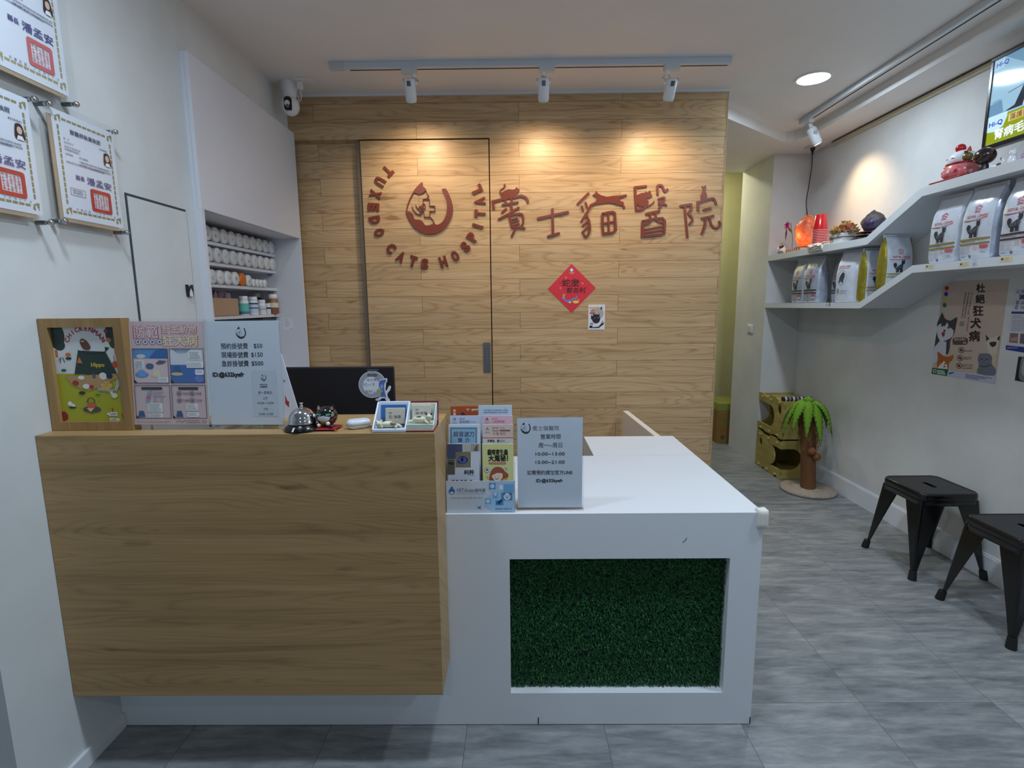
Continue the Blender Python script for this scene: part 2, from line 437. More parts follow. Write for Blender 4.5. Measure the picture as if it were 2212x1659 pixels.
# ---------------------------------------------------------------- the room
L, R, B, DESKC, TRAY, SOFF = -1.437, 2.55, 3.527, 2.814, 2.838, 2.765
HX, HD, HE = 2.244, 4.80, 5.434
struct(MB().box(-3.2, 4.2, -3.6, 7.2, -.1, 0, FLOOR).build('floor'))
struct(MB().box(-3.2, 1.337, -3.6, B, DESKC, 3.0, CEIL).build('ceiling'))
struct(MB().box(1.337, 2.4, -3.6, 4.6, TRAY, 3.0, CEIL).build('ceiling'))
inner = [(2.292, -3.6), (2.284, 3.9), (2.279, 4.16), (2.266, 4.28), (2.243, 4.36), (2.21, 4.415), (2.165, 4.442), (2.126, 4.436), (1.472, 3.886), (1.338, 3.774), (1.0, 3.774), (1.0, HE), (2.75, HE), (2.75, -3.6)]
struct(MB().prism(inner, lambda x, y, k: (x, y, (SOFF, 2.99)[k]), CEIL).build('ceiling'))
struct(MB().box(-1.4, 4.2, 6.2, 6.3, 0, 3.0, WALLGREEN).build('wall_hallway_end'))
struct(MB().box(1.0, 4.2, HE, 6.3, 3.0, 3.1, CEIL).build('ceiling'))
struct(MB().box(HX, 3.6, HD, HE, 0, 3.0, WALLGREY).build('wall_hallway'))
struct(MB().box(R, R+.15, -3.6, HD, 0, 3.0, WALLGREY).build('wall_right'))
b = MB().box(R-.012, R, -3.6, HD, 0, .128, LAMW).box(R-.008, R, -3.6, HD, .128, .138, LAMW)
struct(b.build('baseboard_right'))
K1, K2, KT, KX = 2.4265, 3.527, 2.588, -1.4007
w = MB().box(-1.62, L, 1.31, K1-.001, 0, DESKC, WALLWHITE).box(-1.95, L, K1-.001, B-.001, KT+.001, DESKC, WALLWHITE)
struct(w.build('wall_left'))
struct(MB().box(L, L+.012, 1.31, 1.513, 0, .055, LAMW).box(L, L+.012, 1.513, 1.688, 0, .055, LAMW).build('baseboard_left'))
struct(MB().box(-2.5, -2.4, -3.6, 1.33, 0, 3.0, WALLWHITE).box(-2.4, -1.62, 1.31, 1.41, 0, 3.0, WALLWHITE).build('wall_side'))
# plank wall with a sliding door in its opening
DT, DX0, DX1, DXM = 2.548, -1.402, -.160, -.985
wb = MB().box(-1.95, 1.337, B, B+.09, DT, DESKC, WOODWALL).box(DX1, 1.337, B, B+.09, 0, DT, WOODWALL)
wb.box(DX0-.55, DX1, B+.055, B+.09, 0, DT, WOODWALL)
struct(wb.build('wall_back'))
struct(MB().box(-1.437, 1.337, B-.012, B, DESKC-.012, DESKC, LAMW).box(1.337, 1.342, B-.001, B+.09, 0, DESKC, mat((176, 150, 118), .5)).build('trim_1'))
GAP = mat((24, 18, 14), .8)
struct(MB().box(DXM-.026, DXM-.0005, B+.012, B+.05, .01, DT-.012, mat((112, 100, 86), .5)).build('door_1_strip'))  # grey-brown strip box along the left side of the sliding slab
d = struct(MB().box(DXM, DX1-.007, B+.001, B+.038, .01, DT-.009, WOODWALL).build('door_1'))
struct(MB().box(DXM+.002, DX1, B+.039, B+.054, .0, DT, GAP).build('door_1_gap'))
p0, p1 = at(1043.5, 740, Y=B), at(1060.5, 805, Y=B)
h = MB().prism([rrect(p0.x, p1.z, p1.x, p0.z, .004), rrect(p0.x+.012, p1.z+.022, p1.x-.012, p0.z-.022, .006)], lambda x, y, k: (x, B+.001-.004*k, y), STEEL)
h.box(p0.x+.011, p1.x-.011, B-.0002, B+.0008, p1.z+.02, p0.z-.02, mat((128, 132, 140), .4, .8))
h.build('door_handle', d, bevel=.001)
# flush door in the white wall with a tiny cat hook
D2 = mat((62, 70, 78), .8)
b2 = MB().box(L, L+.004, 2.012, 2.362, .06, 1.911, WALLWHITE)
d2 = struct(b2.build('door_2'))
struct(MB().box(L, L+.0025, 2.003, 2.012, .05, 1.921, D2).box(L, L+.0025, 2.012, 2.362, 1.911, 1.921, D2).box(L, L+.002, 2.362, 2.368, .05, 1.911, mat((150, 160, 168), .8)).build('door_2_painted_gaps'))  # strips whose colour paints the shade of the gaps around the flush door
kn = at(410, 630, X=L+.01); k = MB()
k.prism([(-.016, -.022), (.016, -.022), (.019, .008), (.018, .03), (.007, .018), (-.007, .018), (-.018, .03), (-.019, .008)], lambda x, y, q: (L+.004+.012*q, kn.y+x, kn.z+y), mat((30, 32, 36), .4))
k.prism([(-.012, -.021), (.012, -.021), (.010, -.002), (0, .014), (-.010, -.002)], lambda x, y, q: (L+.016+.001*q, kn.y+x, kn.z+y), WHITEP)
tag(k.build('cat_hook'), 'tiny black and white cat face hook on the flush white door', 'hook')
# cable trunking along the top of the wall
tr = MB().box(R-.022, R, -3.6, 4.45, 2.728, 2.752, mat((196, 186, 160), .5)).box(R-.023, R, -3.6, 4.45, 2.7535, 2.757, mat((70, 64, 54), .7))
struct(tr.build('trim_3'))

# ---------------------------------------------------------------- lights of the room
HALL = 1
LAMPON = mat((255, 255, 255), .5, emit=14, name='lamp_diffuser')
def downlight(x, y, z, power, label):
    t = thing('ceiling_downlight', label, 'ceiling light', (x, y, z), 'round ceiling downlights')
    MB().prism([arc(0, 0, .104, 0, 350, 35), arc(0, 0, .090, 0, 350, 35)], lambda a, c, k: (x+a, y+c, z-.006*k), WHITEP).build('rim', t)
    MB().prism(arc(0, 0, .090, 0, 350, 35), lambda a, c, k: (x+a, y+c, z-.001-.003*k), LAMPON).build('diffuser', t)
    light('downlight_lamp', 'AREA', (x, y, z-.012), power, COOL, size=.17)
for i, ((x, y), pw) in enumerate(zip(DOWNLIGHTS, DL_POWER)):
    downlight(x, y, TRAY if x > 1.337 else DESKC, pw, ['bright round white downlight in the recessed ceiling near the ceiling track', 'round white downlight in the recessed ceiling above the stools',
        'round white downlight in the recessed ceiling by the entrance', 'round white downlight above the front edge of the white desk', 'round white downlight above the oak counter end', 'round white downlight near the shop entrance'][i])

downlight(1.75, 5.95, 3.0, 16, 'ceiling downlight in the corridor behind the plank wall')
bpy.data.objects['downlight_lamp.006'].data.color = (1., .92, .62)
def spot_body(t, top, bot, r, glow=None):
    top, bot = Vector(top), Vector(bot); d = (bot-top).normalized(); ln = (bot-top).length
    m = mat((226, 230, 236), .35)
    MB().lathe(top, [(r*.78, 0), (r, ln*.08), (r, ln*.9), (r*.9, ln*.93), (r*.9, ln), (r*.78, ln), (r*.7, ln*.93)], m, 28, d).build('lamp_head', t)
    MB().lathe(bot-d*ln*.06, [(0, 0), (r*.76, 0)], glow or mat((240, 220, 190), .5, emit=2.0), 24, d).build('lens', t)
    return d, ln
def track_spot(x, y, zc, top, bot, label, offs, group):
    t = thing('track_spotlight', label, 'spotlight', (x, y, zc), group)
    MB().box(x-.043, x+.043, y-.017, y+.017, zc-.062, zc-.030, mat((206, 214, 214), .4)).build('adapter', t, bevel=.004)
    sx = x+offs
    MB().cyl((sx, y, zc-.062), (sx, y, zc-.082), .011, WHITEP).build('swivel', t)
    d, ln = spot_body(t, top, bot, .031)
    piv = Vector(top)+d*ln*.2; e = Vector((1, 0, 0))
    for s in (-1, 1):
        MB().tube([(sx+s*.004, y, zc-.078), (sx+s*.024, y, zc-.1), piv+e*s*.036-d*.02, piv+e*s*.036], .0035, mat((196, 200, 204), .4)).cyl(piv+e*s*.030, piv+e*s*.040, .009, WHITEP).build('yoke_arm', t)
    v = MB(); q = d.cross(e).normalized()
    q = q if q.y < 0 else -q
    for i in range(5):
        c = Vector(top)+d*ln*.17+q*.0312+e*(-.0085+.0042*i)
        v.obox(c, e, d, q, .0012, .013, .0012, mat((40, 42, 48), .6))
    v.build('vent_slots', t)
    return t
zc = DESKC; yt = 3.09
t = thing('ceiling_track', 'long white track rail on the ceiling in front of the plank wall', 'light track', (.086, yt, zc))
MB().box(-.93, 1.178, yt-.017, yt+.017, zc-.034, zc, mat((206, 214, 224), .4)).build('rail', t, bevel=.002)
MB().box(-.90, 1.165, yt+.006, yt+.0175, zc-.0345, zc-.028, mat((52, 44, 42), .7)).build('slot', t)
MB().box(-1.006, -.93, yt-.019, yt+.019, zc-.036, zc, mat((200, 204, 206), .4)).build('end_cap', t, bevel=.002)
for (px, ptop, pbot, offs), lab in zip(((877, (884, 169), (889, 221), .025), (1183, (1174, 168), (1174, 219), -.02), (1456, (1452, 169), (1443, 217), -.026)),
        ('white track spotlight aimed above the round cat emblem', 'middle white spotlight on the track, next to the sliding door edge', 'white track spotlight closest to the hallway end of the plank wall')):
    x = at(px, 132, Z=zc-.03).x
    top = at(*ptop, Y=3.075); bot = at(*pbot, Y=3.135)
    track_spot(x, yt, zc, top, bot, lab, offs, 'white spotlights on the ceiling track')
    light('track_lamp', 'SPOT', bot+Vector((0, .004, -.012)), 18, WARM, Vector((0, .66, -1)), spot=2.3, blend=.9, soft=.045)
# second track over the shelf wall
xr = 2.13
t = thing('ceiling_track', 'long white track rail in the recessed ceiling above the shelf wall', 'light track', (xr, 2.0, TRAY))
MB().box(xr-.017, xr+.017, -1.0, 4.17, TRAY-.034, TRAY, mat((206, 212, 218), .4)).build('rail', t, bevel=.002)
MB().box(xr+.006, xr+.0175, -1.0, 4.02, TRAY-.0345, TRAY-.028, mat((46, 42, 40), .7)).build('slot', t)
t = thing('track_spotlight', 'white spotlight with a glowing lens aimed at the shelf wall', 'spotlight', (2.15, 4.06, TRAY))
MB().box(2.113, 2.147, 4.02, 4.10, TRAY-.062, TRAY-.032, mat((206, 212, 214), .4)).build('adapter', t, bevel=.004)
MB().cyl((2.14, 4.06, TRAY-.060), (2.15, 4.06, TRAY-.088), .012, WHITEP).build('swivel', t)
a, b_ = Vector((2.150, 4.06, TRAY-.094)), Vector((2.202, 4.045, TRAY-.206))
d, ln = spot_body(t, a, b_, .033, mat((255, 236, 214), .5, emit=9))
q = Vector((-.1, -1, -.05)).normalized()
MB().cyl(a+d*.04+q*.03, a+d*.04+q*.041, .013, mat((170, 176, 186), .4)).tube([(2.150, 4.04, TRAY-.08), a+d*.02+q*.037, a+d*.04+q*.037], .004, WHITEP).build('yoke_arm', t)
light('shelf_lamp', 'SPOT', b_+d*.016, 17, (1., .72, .42), Vector((.62, -.10, -.80)), spot=1.55, blend=1., soft=.025)

# ---------------------------------------------------------------- security camera and sockets
c = at(627, 222, Y=3.33)
t = thing('security_camera', 'white dome security camera with black lens in the ceiling corner', 'security camera', (c.x, 3.33, DESKC))
MB().lathe((c.x, 3.33, DESKC), [(.048, 0), (.046, -.02), (.036, -.085), (.030, -.10)], WHITEP).build('mount', t)
s = Vector((c.x+.004, 3.32, c.z-.022))
MB().ball(s, (.052, .052, .056), WHITEP, 26, 16).build('head', t)
MB().prism(closed_smooth([(-.020, -.03), (0, -.038), (.020, -.03), (.021, .025), (0, .036), (-.021, .025)], 4), lambda x, y, k: (s.x+.004+x, s.y-.0535+.02*(1-k)+.2*abs(x)*k, s.z+y), mat((16, 18, 24), .15)).build('lens_panel', t)
MB().lathe((s.x+.004, s.y-.0525, s.z-.018), [(.011, 0), (.011, .003), (.008, .003), (.004, .0035)], mat((120, 130, 150), .1, .6), 18, (0, -1, 0)).build('lens', t)
o = Vector((-1.235, 3.30, DESKC))
t = thing('ceiling_socket', 'white wall socket plate on the ceiling beside the security camera', 'power socket', o)
MB().box(o.x-.06, o.x+.06, o.y-.036, o.y+.036, o.z-.008, o.z, WHITEP).build('plate', t, bevel=.003)
u = thing('camera_adapter', 'small white charger plugged into the ceiling socket with its cable', 'charger', (o.x-.02, o.y, o.z-.008))
MB().box(o.x-.036, o.x-.008, o.y-.013, o.y+.013, o.z-.054, o.z-.008, WHITEP).build('plug', u, bevel=.004)
MB().tube(smoothline([(o.x-.022, o.y, o.z-.05), (o.x-.02, o.y, o.z-.075), (o.x-.03, o.y+.02, o.z-.105), (o.x-.06, o.y+.03, o.z-.108), (c.x+.05, 3.345, c.z+.03), (c.x+.035, 3.34, c.z+.045)], 6), .0025, WHITEP, 8).build('cable', u)
o = Vector((2.463, 4.60, SOFF))
t = thing('ceiling_socket', 'white socket plate on the ceiling above the salt lamp', 'power socket', o)
MB().box(o.x-.06, o.x+.04, o.y-.05, o.y+.03, o.z-.008, o.z, mat((200, 194, 184), .5)).build('plate', t, bevel=.003)
u = thing('lamp_cord', 'thin black cord with plug hanging from the ceiling to the salt lamp', 'power cord', (o.x, o.y, o.z-.008))
MB().lathe((o.x, o.y, o.z-.008), [(.019, 0), (.017, -.016), (.009, -.03), (.006, -.052)], BLACKP).build('plug', u)
e = at(1741, 462, Y=4.50)
MB().tube(smoothline([(o.x, o.y, o.z-.05), o+Vector((-.004, -.01, -.16)), o+Vector((-.025, -.03, -.3)), e+Vector((.0, .01, .1)), e+Vector((.01, 0, 0)), e+Vector((.06, .06, -.08)), e+Vector((.075, .05, -.225))], 6), .0035, BLACKP, 8).build('cord', u)
sw = at(1621, 710, X=HX)
t = thing('light_switch', 'small white light switch on the hallway wall', 'light switch', (HX, sw.y, sw.z))
MB().box(HX-.008, HX, sw.y-.055, sw.y+.055, sw.z-.038, sw.z+.038, WHITEP).build('plate', t, bevel=.002)
MB().hexa([(HX-.010, sw.y-.03, sw.z-.028), (HX-.008, sw.y-.03, sw.z-.028), (HX-.008, sw.y+.03, sw.z-.028), (HX-.010, sw.y+.03, sw.z-.028), (HX-.016, sw.y-.03, sw.z+.028), (HX-.008, sw.y-.03, sw.z+.028), (HX-.008, sw.y+.03, sw.z+.028), (HX-.016, sw.y+.03, sw.z+.028)], WHITEP).build('rocker', t)

# ---------------------------------------------------------------- reception desk
PF, PB, PT, PBOT, PR, WF, WR, WT = 1.513, 1.79, 1.127, .265, -.244, 1.69, .83, .80
t = thing('raised_counter', 'oak veneer raised counter box fixed to the front of the white desk', 'counter', ((L+PR)/2, PF, PBOT))
prof = [(PF, PBOT), (WF-.001, PBOT), (WF-.001, WT+.0015), (PB, WT+.0015), (PB, PT), (PF, PT)]
MB().prism(prof, lambda y, z, k: ((L+.002, PR)[k], y, z), OAK).build('cabinet_box', t, bevel=.0015)
desk = thing('reception_desk', 'white laminate reception desk with a green turf panel in its front', 'reception desk', ((L+WR)/2, 2.2, 0))
gx0, gx1, gz0, gz1 = -.029, .725, .127, .637
MB().prism([[(L+.001, .003), (WR, .003), (WR, WT-.003), (L+.001, WT-.003)], [(gx0, gz0), (gx0, gz1), (gx1, gz1), (gx1, gz0)]], lambda x, z, k: (x, WF+.045*k, z), LAMW).build('front_panel', desk)
CX, CY, WB_ = .357, 2.373, 2.733
MB().prism([(L+.001, WF), (WR, WF), (WR, WB_), (CX, WB_), (CX, CY), (L+.001, CY)], lambda x, y, k: (x, y, WT-.0028+.0028*k), LAMW).build('desktop', desk)
MB().box(CX+.02, WR, CY-.0004, CY+.0008, WT-.0002, WT+.0003, mat((186, 192, 204), .5)).build('seam', desk)
MB().box(WR-.02, WR, WF+.045, WB_, .003, WT-.003, LAMW).box(CX, WR-.02, WB_-.02, WB_, .003, WT-.003, LAMW).box(CX, CX+.02, CY, WB_-.02, .003, WT-.003, LAMW).build('side_panel', desk)
g = MB(); TG = [mat(c, .5) for c in ((34, 86, 50), (42, 104, 58), (56, 120, 66), (28, 74, 50), (84, 134, 70))]
GY = WF+.048
g.box(gx0, gx1, GY, GY+.008, gz0, gz1, mat((14, 36, 24), .8))
rr = random.Random(3)
for i in range(21000):
    x, z = rr.uniform(gx0+.002, gx1-.002), rr.uniform(gz0+.001, gz1-.002); a = rr.gauss(-PI/2, 1.15); ln = rr.uniform(.012, .026); w_ = .0011
    out = rr.uniform(.008, .024); dx, dz = math.cos(a)*ln, math.sin(a)*ln*.85
    px_, pz_ = -math.sin(a)*w_, math.cos(a)*w_
    x2, z2 = min(max(x+dx, gx0+.001), gx1-.001), min(max(z+dz, gz0+.001), gz1-.001)
    mx_, mz_ = x+dx*.45, z+dz*.3
    mx_ = min(max(mx_, gx0+.001), gx1-.001); mz_ = min(max(mz_, gz0+.001), gz1-.001)
    g.add([(x-px_, GY, z-pz_), (x+px_, GY, z+pz_), (mx_+px_, GY-out, mz_+pz_), (mx_-px_, GY-out, mz_-pz_), (x2, GY-out*.75, z2)], [(0, 1, 2, 3), (3, 2, 4)], TG[rr.choices(range(5), (5, 6, 4, 5, 2))[0]])
tf = g.build('artificial_turf', desk); tf['kind'] = 'stuff'; tf['label'] = 'dark green artificial turf panel'
MB().box(gx0, gx1, WF+.045, WF+.056, gz0-.01, gz0, LAMW).box(gx1, gx1+.01, WF+.045, WF+.056, gz0, gz1, LAMW).build('panel_ledge', desk)
cg = MB().ball((WR-.004, WF+.008, WT-.022), (.021, .021, .034), mat((226, 224, 216), .5), 20, 12, fn=lambda d: .86/max(max(abs(d.x), abs(d.y)), abs(d.z)*.9, .62))
cg.build('corner_guard', desk)['label'] = 'cream rubber corner guard'
sc_ = MB(); p = at(1480, 1168, Y=WF-.0006)
sc_.prism(stroke_poly([(p.x-.007, p.z-.006), (p.x, p.z), (p.x+.005, p.z+.009)], .003), lambda x, z, k: (x, WF-.0004*k, z), mat((120, 124, 132), .7))
for (px, py, w_) in ((1621, 1557, .004), (1163, 1563, .002)):
    p = at(px, py, Y=WF); sc_.box(p.x-w_, min(p.x+w_, WR-.0004), WF-.0005, WF, .004, .03, mat((48, 46, 46), .8))
sc_.build('scuff_marks', desk)
gt = MB().hexa([(.745, 2.745, .12), (.780, 2.745, .12), (.746, 3.46, .12), (.711, 3.46, .12), (.745, 2.745, .79), (.780, 2.745, .79), (.746, 3.46, .79), (.711, 3.46, .79)], mat((222, 214, 204), .45))
tag(gt.build('swing_gate', bevel=.002), 'low white swing gate between the desk end and the plank wall', 'gate')

# ---------------------------------------------------------------- wall cabinet with open medicine niche
cb = thing('wall_cabinet', 'white built-in wall cabinet with two doors above an open medicine niche', 'cabinet', ((KX-1.9)/2, (K1+K2)/2, 0))
BX, NT_, DS = -1.93, 1.937, 2.956
MB().box(BX, KX-.0185, K1, K1+.02, NT_, KT, CABW).box(BX, KX, K1, K1+.02, 0, NT_-.0002, CABW).build('side_panel', cb)
MB().box(BX, KX-.0185, K2-.022, K2-.002, NT_, KT, CABW).box(BX, KX, K2-.022, K2-.002, 0, NT_-.0002, CABW).build('side_panel', cb)
MB().box(BX, BX+.02, K1+.02, K2-.022, 0, KT, CABW).build('back_panel', cb)
MB().box(BX, KX-.02, K1+.02, K2-.022, KT-.02, KT, CABW).build('top_panel', cb)
MB().box(BX+.02, KX-.020, K1+.02, K2-.022, NT_, NT_+.018, CABW).build('niche_ceiling', cb)
MB().box(KX-.018, KX, K1+.0001, DS-.0012, NT_, KT, CABW).build('door', cb, bevel=.001)
MB().box(KX-.018, KX, DS+.0012, K2-.0021, NT_, KT, CABW).build('door', cb, bevel=.001)
MB().box(BX+.02, KX-.02, K1+.02, K2-.022, .0, 1.0, CABW).build('base_cabinet', cb)
SX = -1.575; SZ = []
for a, c in (((447, 517), (592, 552)), ((452, 563), (593, 587)), ((456, 609), (596, 626)), ((463, 677), (602, 684))):
    z = (at(*a, X=SX).z+at(*c, X=SX).z)/2; SZ.append(z)
    MB().box(BX+.02, SX, K1+.02, K2-.022, z-.017, z, CABW).build('shelf', cb, bevel=.001)
    MB().cyl((SX-.03, K2-.06, z-.028), (SX-.03, K2-.022, z-.028), .005, STEEL).build('shelf_peg', cb)
ORD = ['first', 'second', 'third', 'fourth', 'fifth', 'sixth', 'seventh', 'eighth', 'ninth', 'tenth']
SCR = mat((132, 134, 140), .6)
def jar(y, z, r, m, lidm, ln, label, group, x1=SX+.012, mark=True):
    zc_ = z+r; x0 = x1-ln
    t = thing('pill_jar', label, 'jar', (x0+ln/2, y, z), group)
    MB().lathe((x0, y, zc_), [(0, 0), (r*.9, 0), (r*.97, .006), (r*.97, ln*.72), (r*.84, ln*.78)], m, 20, (1, 0, 0)).build('body', t)
    lid = MB().lathe((x0, y, zc_), [(r*.84, ln*.76), (r, ln*.78), (r, ln-.003), (r*.96, ln), (0, ln)], lidm, 24, (1, 0, 0))
    if mark:
        a = random.uniform(-1, 1)
        for i in range(random.randint(1, 2)):
            c = [(random.uniform(-.3, .3)*r+i*.12*r, random.uniform(-.4, .35)*r) for _ in range(3)]
            lid.prism(stroke_poly([(u*math.cos(a)-v*math.sin(a), u*math.sin(a)+v*math.cos(a)) for u, v in c], .0022), lambda u, v, k: (x1+.0003+.0004*k, y+u, zc_+v), SCR)
    lid.build('lid', t)
JW, JL = mat((196, 200, 204), .5), mat((228, 230, 232), .45)
crop = lambda u, v: (430+u*.16874, 440+v*.16874)
rows = [[105, 218, 318, 425, 515, 603, 687, 783, 855, 930], [135, 248, 353, 448, 543, 625, 710, 795, 877, 950]]
rowv = [[335, 372, 398, 422, 445, 468, 488, 510, 525, 545], [625, 640, 660, 677, 698, 715, 730, 745, 758, 768]]
for ri in range(2):
    ys = [at(*crop(u, v), X=SX+.012).y for u, v in zip(rows[ri], rowv[ri])]
    st = (ys[-1]-ys[0])/9
    for i in range(10):
        y = ys[0]+st*i+.0
        jar(y, SZ[ri], st*.485, JW, JL, .12, 'white jar lying on the %s niche shelf, %s from the near end' % (('top', 'second')[ri], ORD[i]), 'white pill jars lying on the niche shelves')
spec3 = [.042, .042, .042, .042, .041, .037, .026, .026, .026, .027]
y = at(*crop(175, 900), X=SX+.012).y; yl = at(*crop(848, 1005), X=SX+.012).y
k3 = (yl-y)/(sum(spec3)*2-spec3[0]-spec3[-1])
for i, r in enumerate(spec3):
    r *= k3
    if i: y += spec3[i-1]*k3+r
    if i == 4: jar(y, SZ[2], r*.985, mat((214, 104, 24), .35), mat((226, 120, 30), .35), .12, 'orange jar lying among the white jars on the third niche shelf', 'white pill jars lying on the niche shelves')
    else: jar(y, SZ[2], r*.985, mat((226, 228, 232), .4), mat((236, 238, 240), .4), .11 if i < 6 else .08, '%s white jar lying on the third niche shelf, %s from the near end' % ('large' if i < 6 else 'small', ORD[i]), 'white pill jars lying on the niche shelves')
# bottom shelf: tan bin and standing bottles
y0, y1 = at(*crop(215, 1390), X=SX).y, at(*crop(525, 1385), X=SX).y; z4 = SZ[3]
t = thing('storage_bin', 'beige plastic bin full of clear bags on the lowest niche shelf', 'storage bin', (SX-.07, (y0+y1)/2, z4))
TAN = mat((186, 152, 122), .5); bx0, bx1, bh = SX-.17, SX+.004, .094
rim = rrect(bx0, y0-.02, bx1, y1, .025, 4); rin = rrect(bx0+.004, y0-.016, bx1-.004, y1-.004, .021, 4)
MB().prism([rim, rin], lambda x, y, k: (x, y, z4+.002+bh*k), TAN).box(bx0+.01, bx1-.01, y0-.01, y1-.01, z4+.0005, z4+.006, TAN).build('bin', t)
pb = MB(); BAG = make_acrylic('clear_bag_film', (226, 220, 222), .1)
for i in range(5):
    yy = y0+.02+(y1-y0-.05)*i/4
    ring = [[(bx0+.03+.1*(k/3)+random.uniform(-.008, .008), yy+random.uniform(-.025, .025)+.02*s, z4+.03+.035*q+(.03 if q == 2 else 0)+random.uniform(-.006, .012)) for k in range(4) for s in (0,)] for q in range(3)]
    pb.add([p for r_ in ring for p in r_], [(a*4+k, a*4+k+1, a*4+k+5, a*4+k+4) for a in range(2) for k in range(3)], mat((176, 150, 158), .35))
pb.build('plastic_bags', t)
def bottle(u, v, r, hgt, bodyc, capc, bands, label, back=0.):
    p = at(*crop(u, v), X=SX-.012-r-back); x, y = p.x, min(p.y, K2-.025-r)
    t = thing('medicine_bottle', label, 'bottle', (x, y, z4), 'bottles standing on the lowest niche shelf')
    MB().lathe((x, y, z4), [(0, .0005), (r*.94, .0005), (r, .004), (r, hgt*.70), (r*.9, hgt*.76), (r*.78, hgt*.80)], mat(bodyc, .3), 26).build('body', t)
    MB().lathe((x, y, z4), [(r*.84, hgt*.79), (r*.88, hgt*.80), (r*.88, hgt*.985), (r*.82, hgt), (0, hgt)], mat(capc, .4), 26).build('cap', t)
    lb = MB()
    for q, (a, c, col) in enumerate(bands): lb.lathe((x, y, z4+hgt*a), [(r*(1.008+.004*q), 0), (r*(1.008+.004*q), hgt*(c-a))], mat(col, .5), 26)
    if bands: lb.build('label_wrap', t)
bottle(578, 1380, .028, .112, (236, 238, 240), (240, 241, 243), [(.06, .62, (112, 196, 180)), (.06, .2, (70, 130, 150))], 'white medicine bottle with a teal label beside the beige bin')
bottle(640, 1375, .018, .095, (232, 236, 240), (238, 240, 242), [(.1, .6, (206, 214, 226))], 'slim white medicine bottle between the teal labelled and blue labelled bottles', .05)
bottle(694, 1385, .031, .110, (238, 240, 244), (242, 243, 246), [(.1, .68, (206, 216, 232)), (.34, .42, (84, 116, 176)), (.58, .66, (48, 70, 120))], 'white medicine bottle with a pale blue label on the lowest niche shelf')
bottle(784, 1350, .034, .140, (40, 30, 40), (196, 198, 198), [], 'dark brown medicine bottle with grey cap standing behind the white bottles', .08)
bottle(805, 1388, .027, .092, (236, 236, 238), (240, 240, 242), [(.12, .6, (214, 218, 220)), (.34, .4, (150, 160, 166))], 'short white pill bottle with wide cap in front of the dark bottle')
bottle(882, 1380, .024, .070, (236, 238, 240), (236, 238, 242), [(.06, .62, (216, 222, 230)), (.50, .66, (34, 40, 84))], 'small white bottle with a navy striped label next to the amber bottle')
bottle(955, 1365, .031, .128, (150, 106, 66), (240, 240, 240), [(.05, .34, (132, 84, 46)), (.34, .58, (226, 214, 196))], 'amber bottle with white cap and food picture label at the shelf end', -.034)
p = at(*crop(740, 1470), X=SX-.08)
tag(MB().box(SX-.2, SX-.02, p.y-.05, p.y+.16, p.z-.016, p.z+.004, mat((36, 34, 36), .5)).build('dark_tray', bevel=.003), 'dark flat tray just under the lowest niche shelf', 'tray')
struct_z = p.z-.016
MB().box(BX+.02, SX-.005, K1+.02, K2-.022, struct_z-.018, struct_z-.0005, CABW).build('shelf', cb)
# memo taped inside the niche end panel
p0, p1 = at(610, 686, Y=K2-.023), at(634, 712, Y=K2-.023)
t = thing('memo_note', 'small white handwritten memo taped inside the medicine niche', 'note', ((p0.x+p1.x)/2, K2-.023, (p0.z+p1.z)/2))
A = Art.flat((p0.x, K2-.0228, p0.z), (p1.x-p0.x, 0, -.004), (.004, 0, p1.z-p0.z), 100, 100, (0, -1, 0)); A.rect(0, 0, 100, 100, PAPER, 1)
A.lines(18, 12, 70, 5, 13, 5, (70, 76, 92), 2, .5); A.lines(60, 88, 98, 1, 10, 6, (60, 66, 80), 2, .1)
A.build('paper', t)
# ---------------------------------------------------------------- raised lettering on the plank wall
def solid_text(mb, s, fn, m, bold=0.):
    vs, fs = text_mesh(s, bold); n = len(vs)
    cnt = {}
    for f in fs:
        for a, b_ in zip(f, f[1:]+f[:1]): cnt[(a, b_)] = 1
    P = [fn(x, y, 0) for x, y in vs]+[fn(x, y, 1) for x, y in vs]
    mb.add(P, list(fs)+[tuple(k+n for k in f) for f in fs]+[(a, b_, n+b_, n+a) for a, b_ in cnt if (b_, a) not in cnt], m)
    return mb
LZ0, LZ1 = B+.0005, B-.009
c3 = lambda u, v: at(560+u*.31646, 100+v*.31646, Y=B)
ctr = c3(1148, 1120); NAME = 'TUXEDO CATS HOSPITAL'
posn = [(880, 852), (825, 925), (795, 1010), (782, 1098), (790, 1187), (820, 1272), (900, 1380), (968, 1438), (1050, 1468), (1130, 1487), (1257, 1472), (1338, 1432), (1408, 1370), (1455, 1303), (1492, 1228), (1508, 1143), (1505, 1060), (1483, 977)]
word = ['word TUXEDO']*6+['word CATS']*4+['word HOSPITAL']*8
seen = {}
for ch, (u, v), wd in zip(NAME.replace(' ', ''), posn, word):
    p = c3(u, v); up = Vector((ctr.x-p.x, ctr.z-p.z)).normalized(); rt = Vector((up.y, -up.x))
    vs, _ = text_mesh(ch, .06); x0, x1 = min(a for a, _ in vs), max(a for a, _ in vs); y0, y1 = min(b_ for _, b_ in vs), max(b_ for _, b_ in vs)
    hk, wk = .072/(y1-y0), (.034 if ch == 'I' else .049)/(x1-x0)
    if ch == 'I': wk = .019/(x1-x0)
    def fn(a, c, k):
        a = (a-(x0+x1)/2)*wk; c = (c-(y0+y1)/2)*hk
        return (p.x+rt.x*a+up.x*c, (LZ0, LZ1)[k], p.z+rt.y*a+up.y*c)
    o = solid_text(MB(), ch, fn, SIGNRED, .06).build('sign_letter')
    k = (ch, wd); seen[k] = seen.get(k, 0)+1
    tag(o, 'brown red letter %s of the %s around the cat emblem' % (ch, wd), 'letter', 'curved hospital name letters')
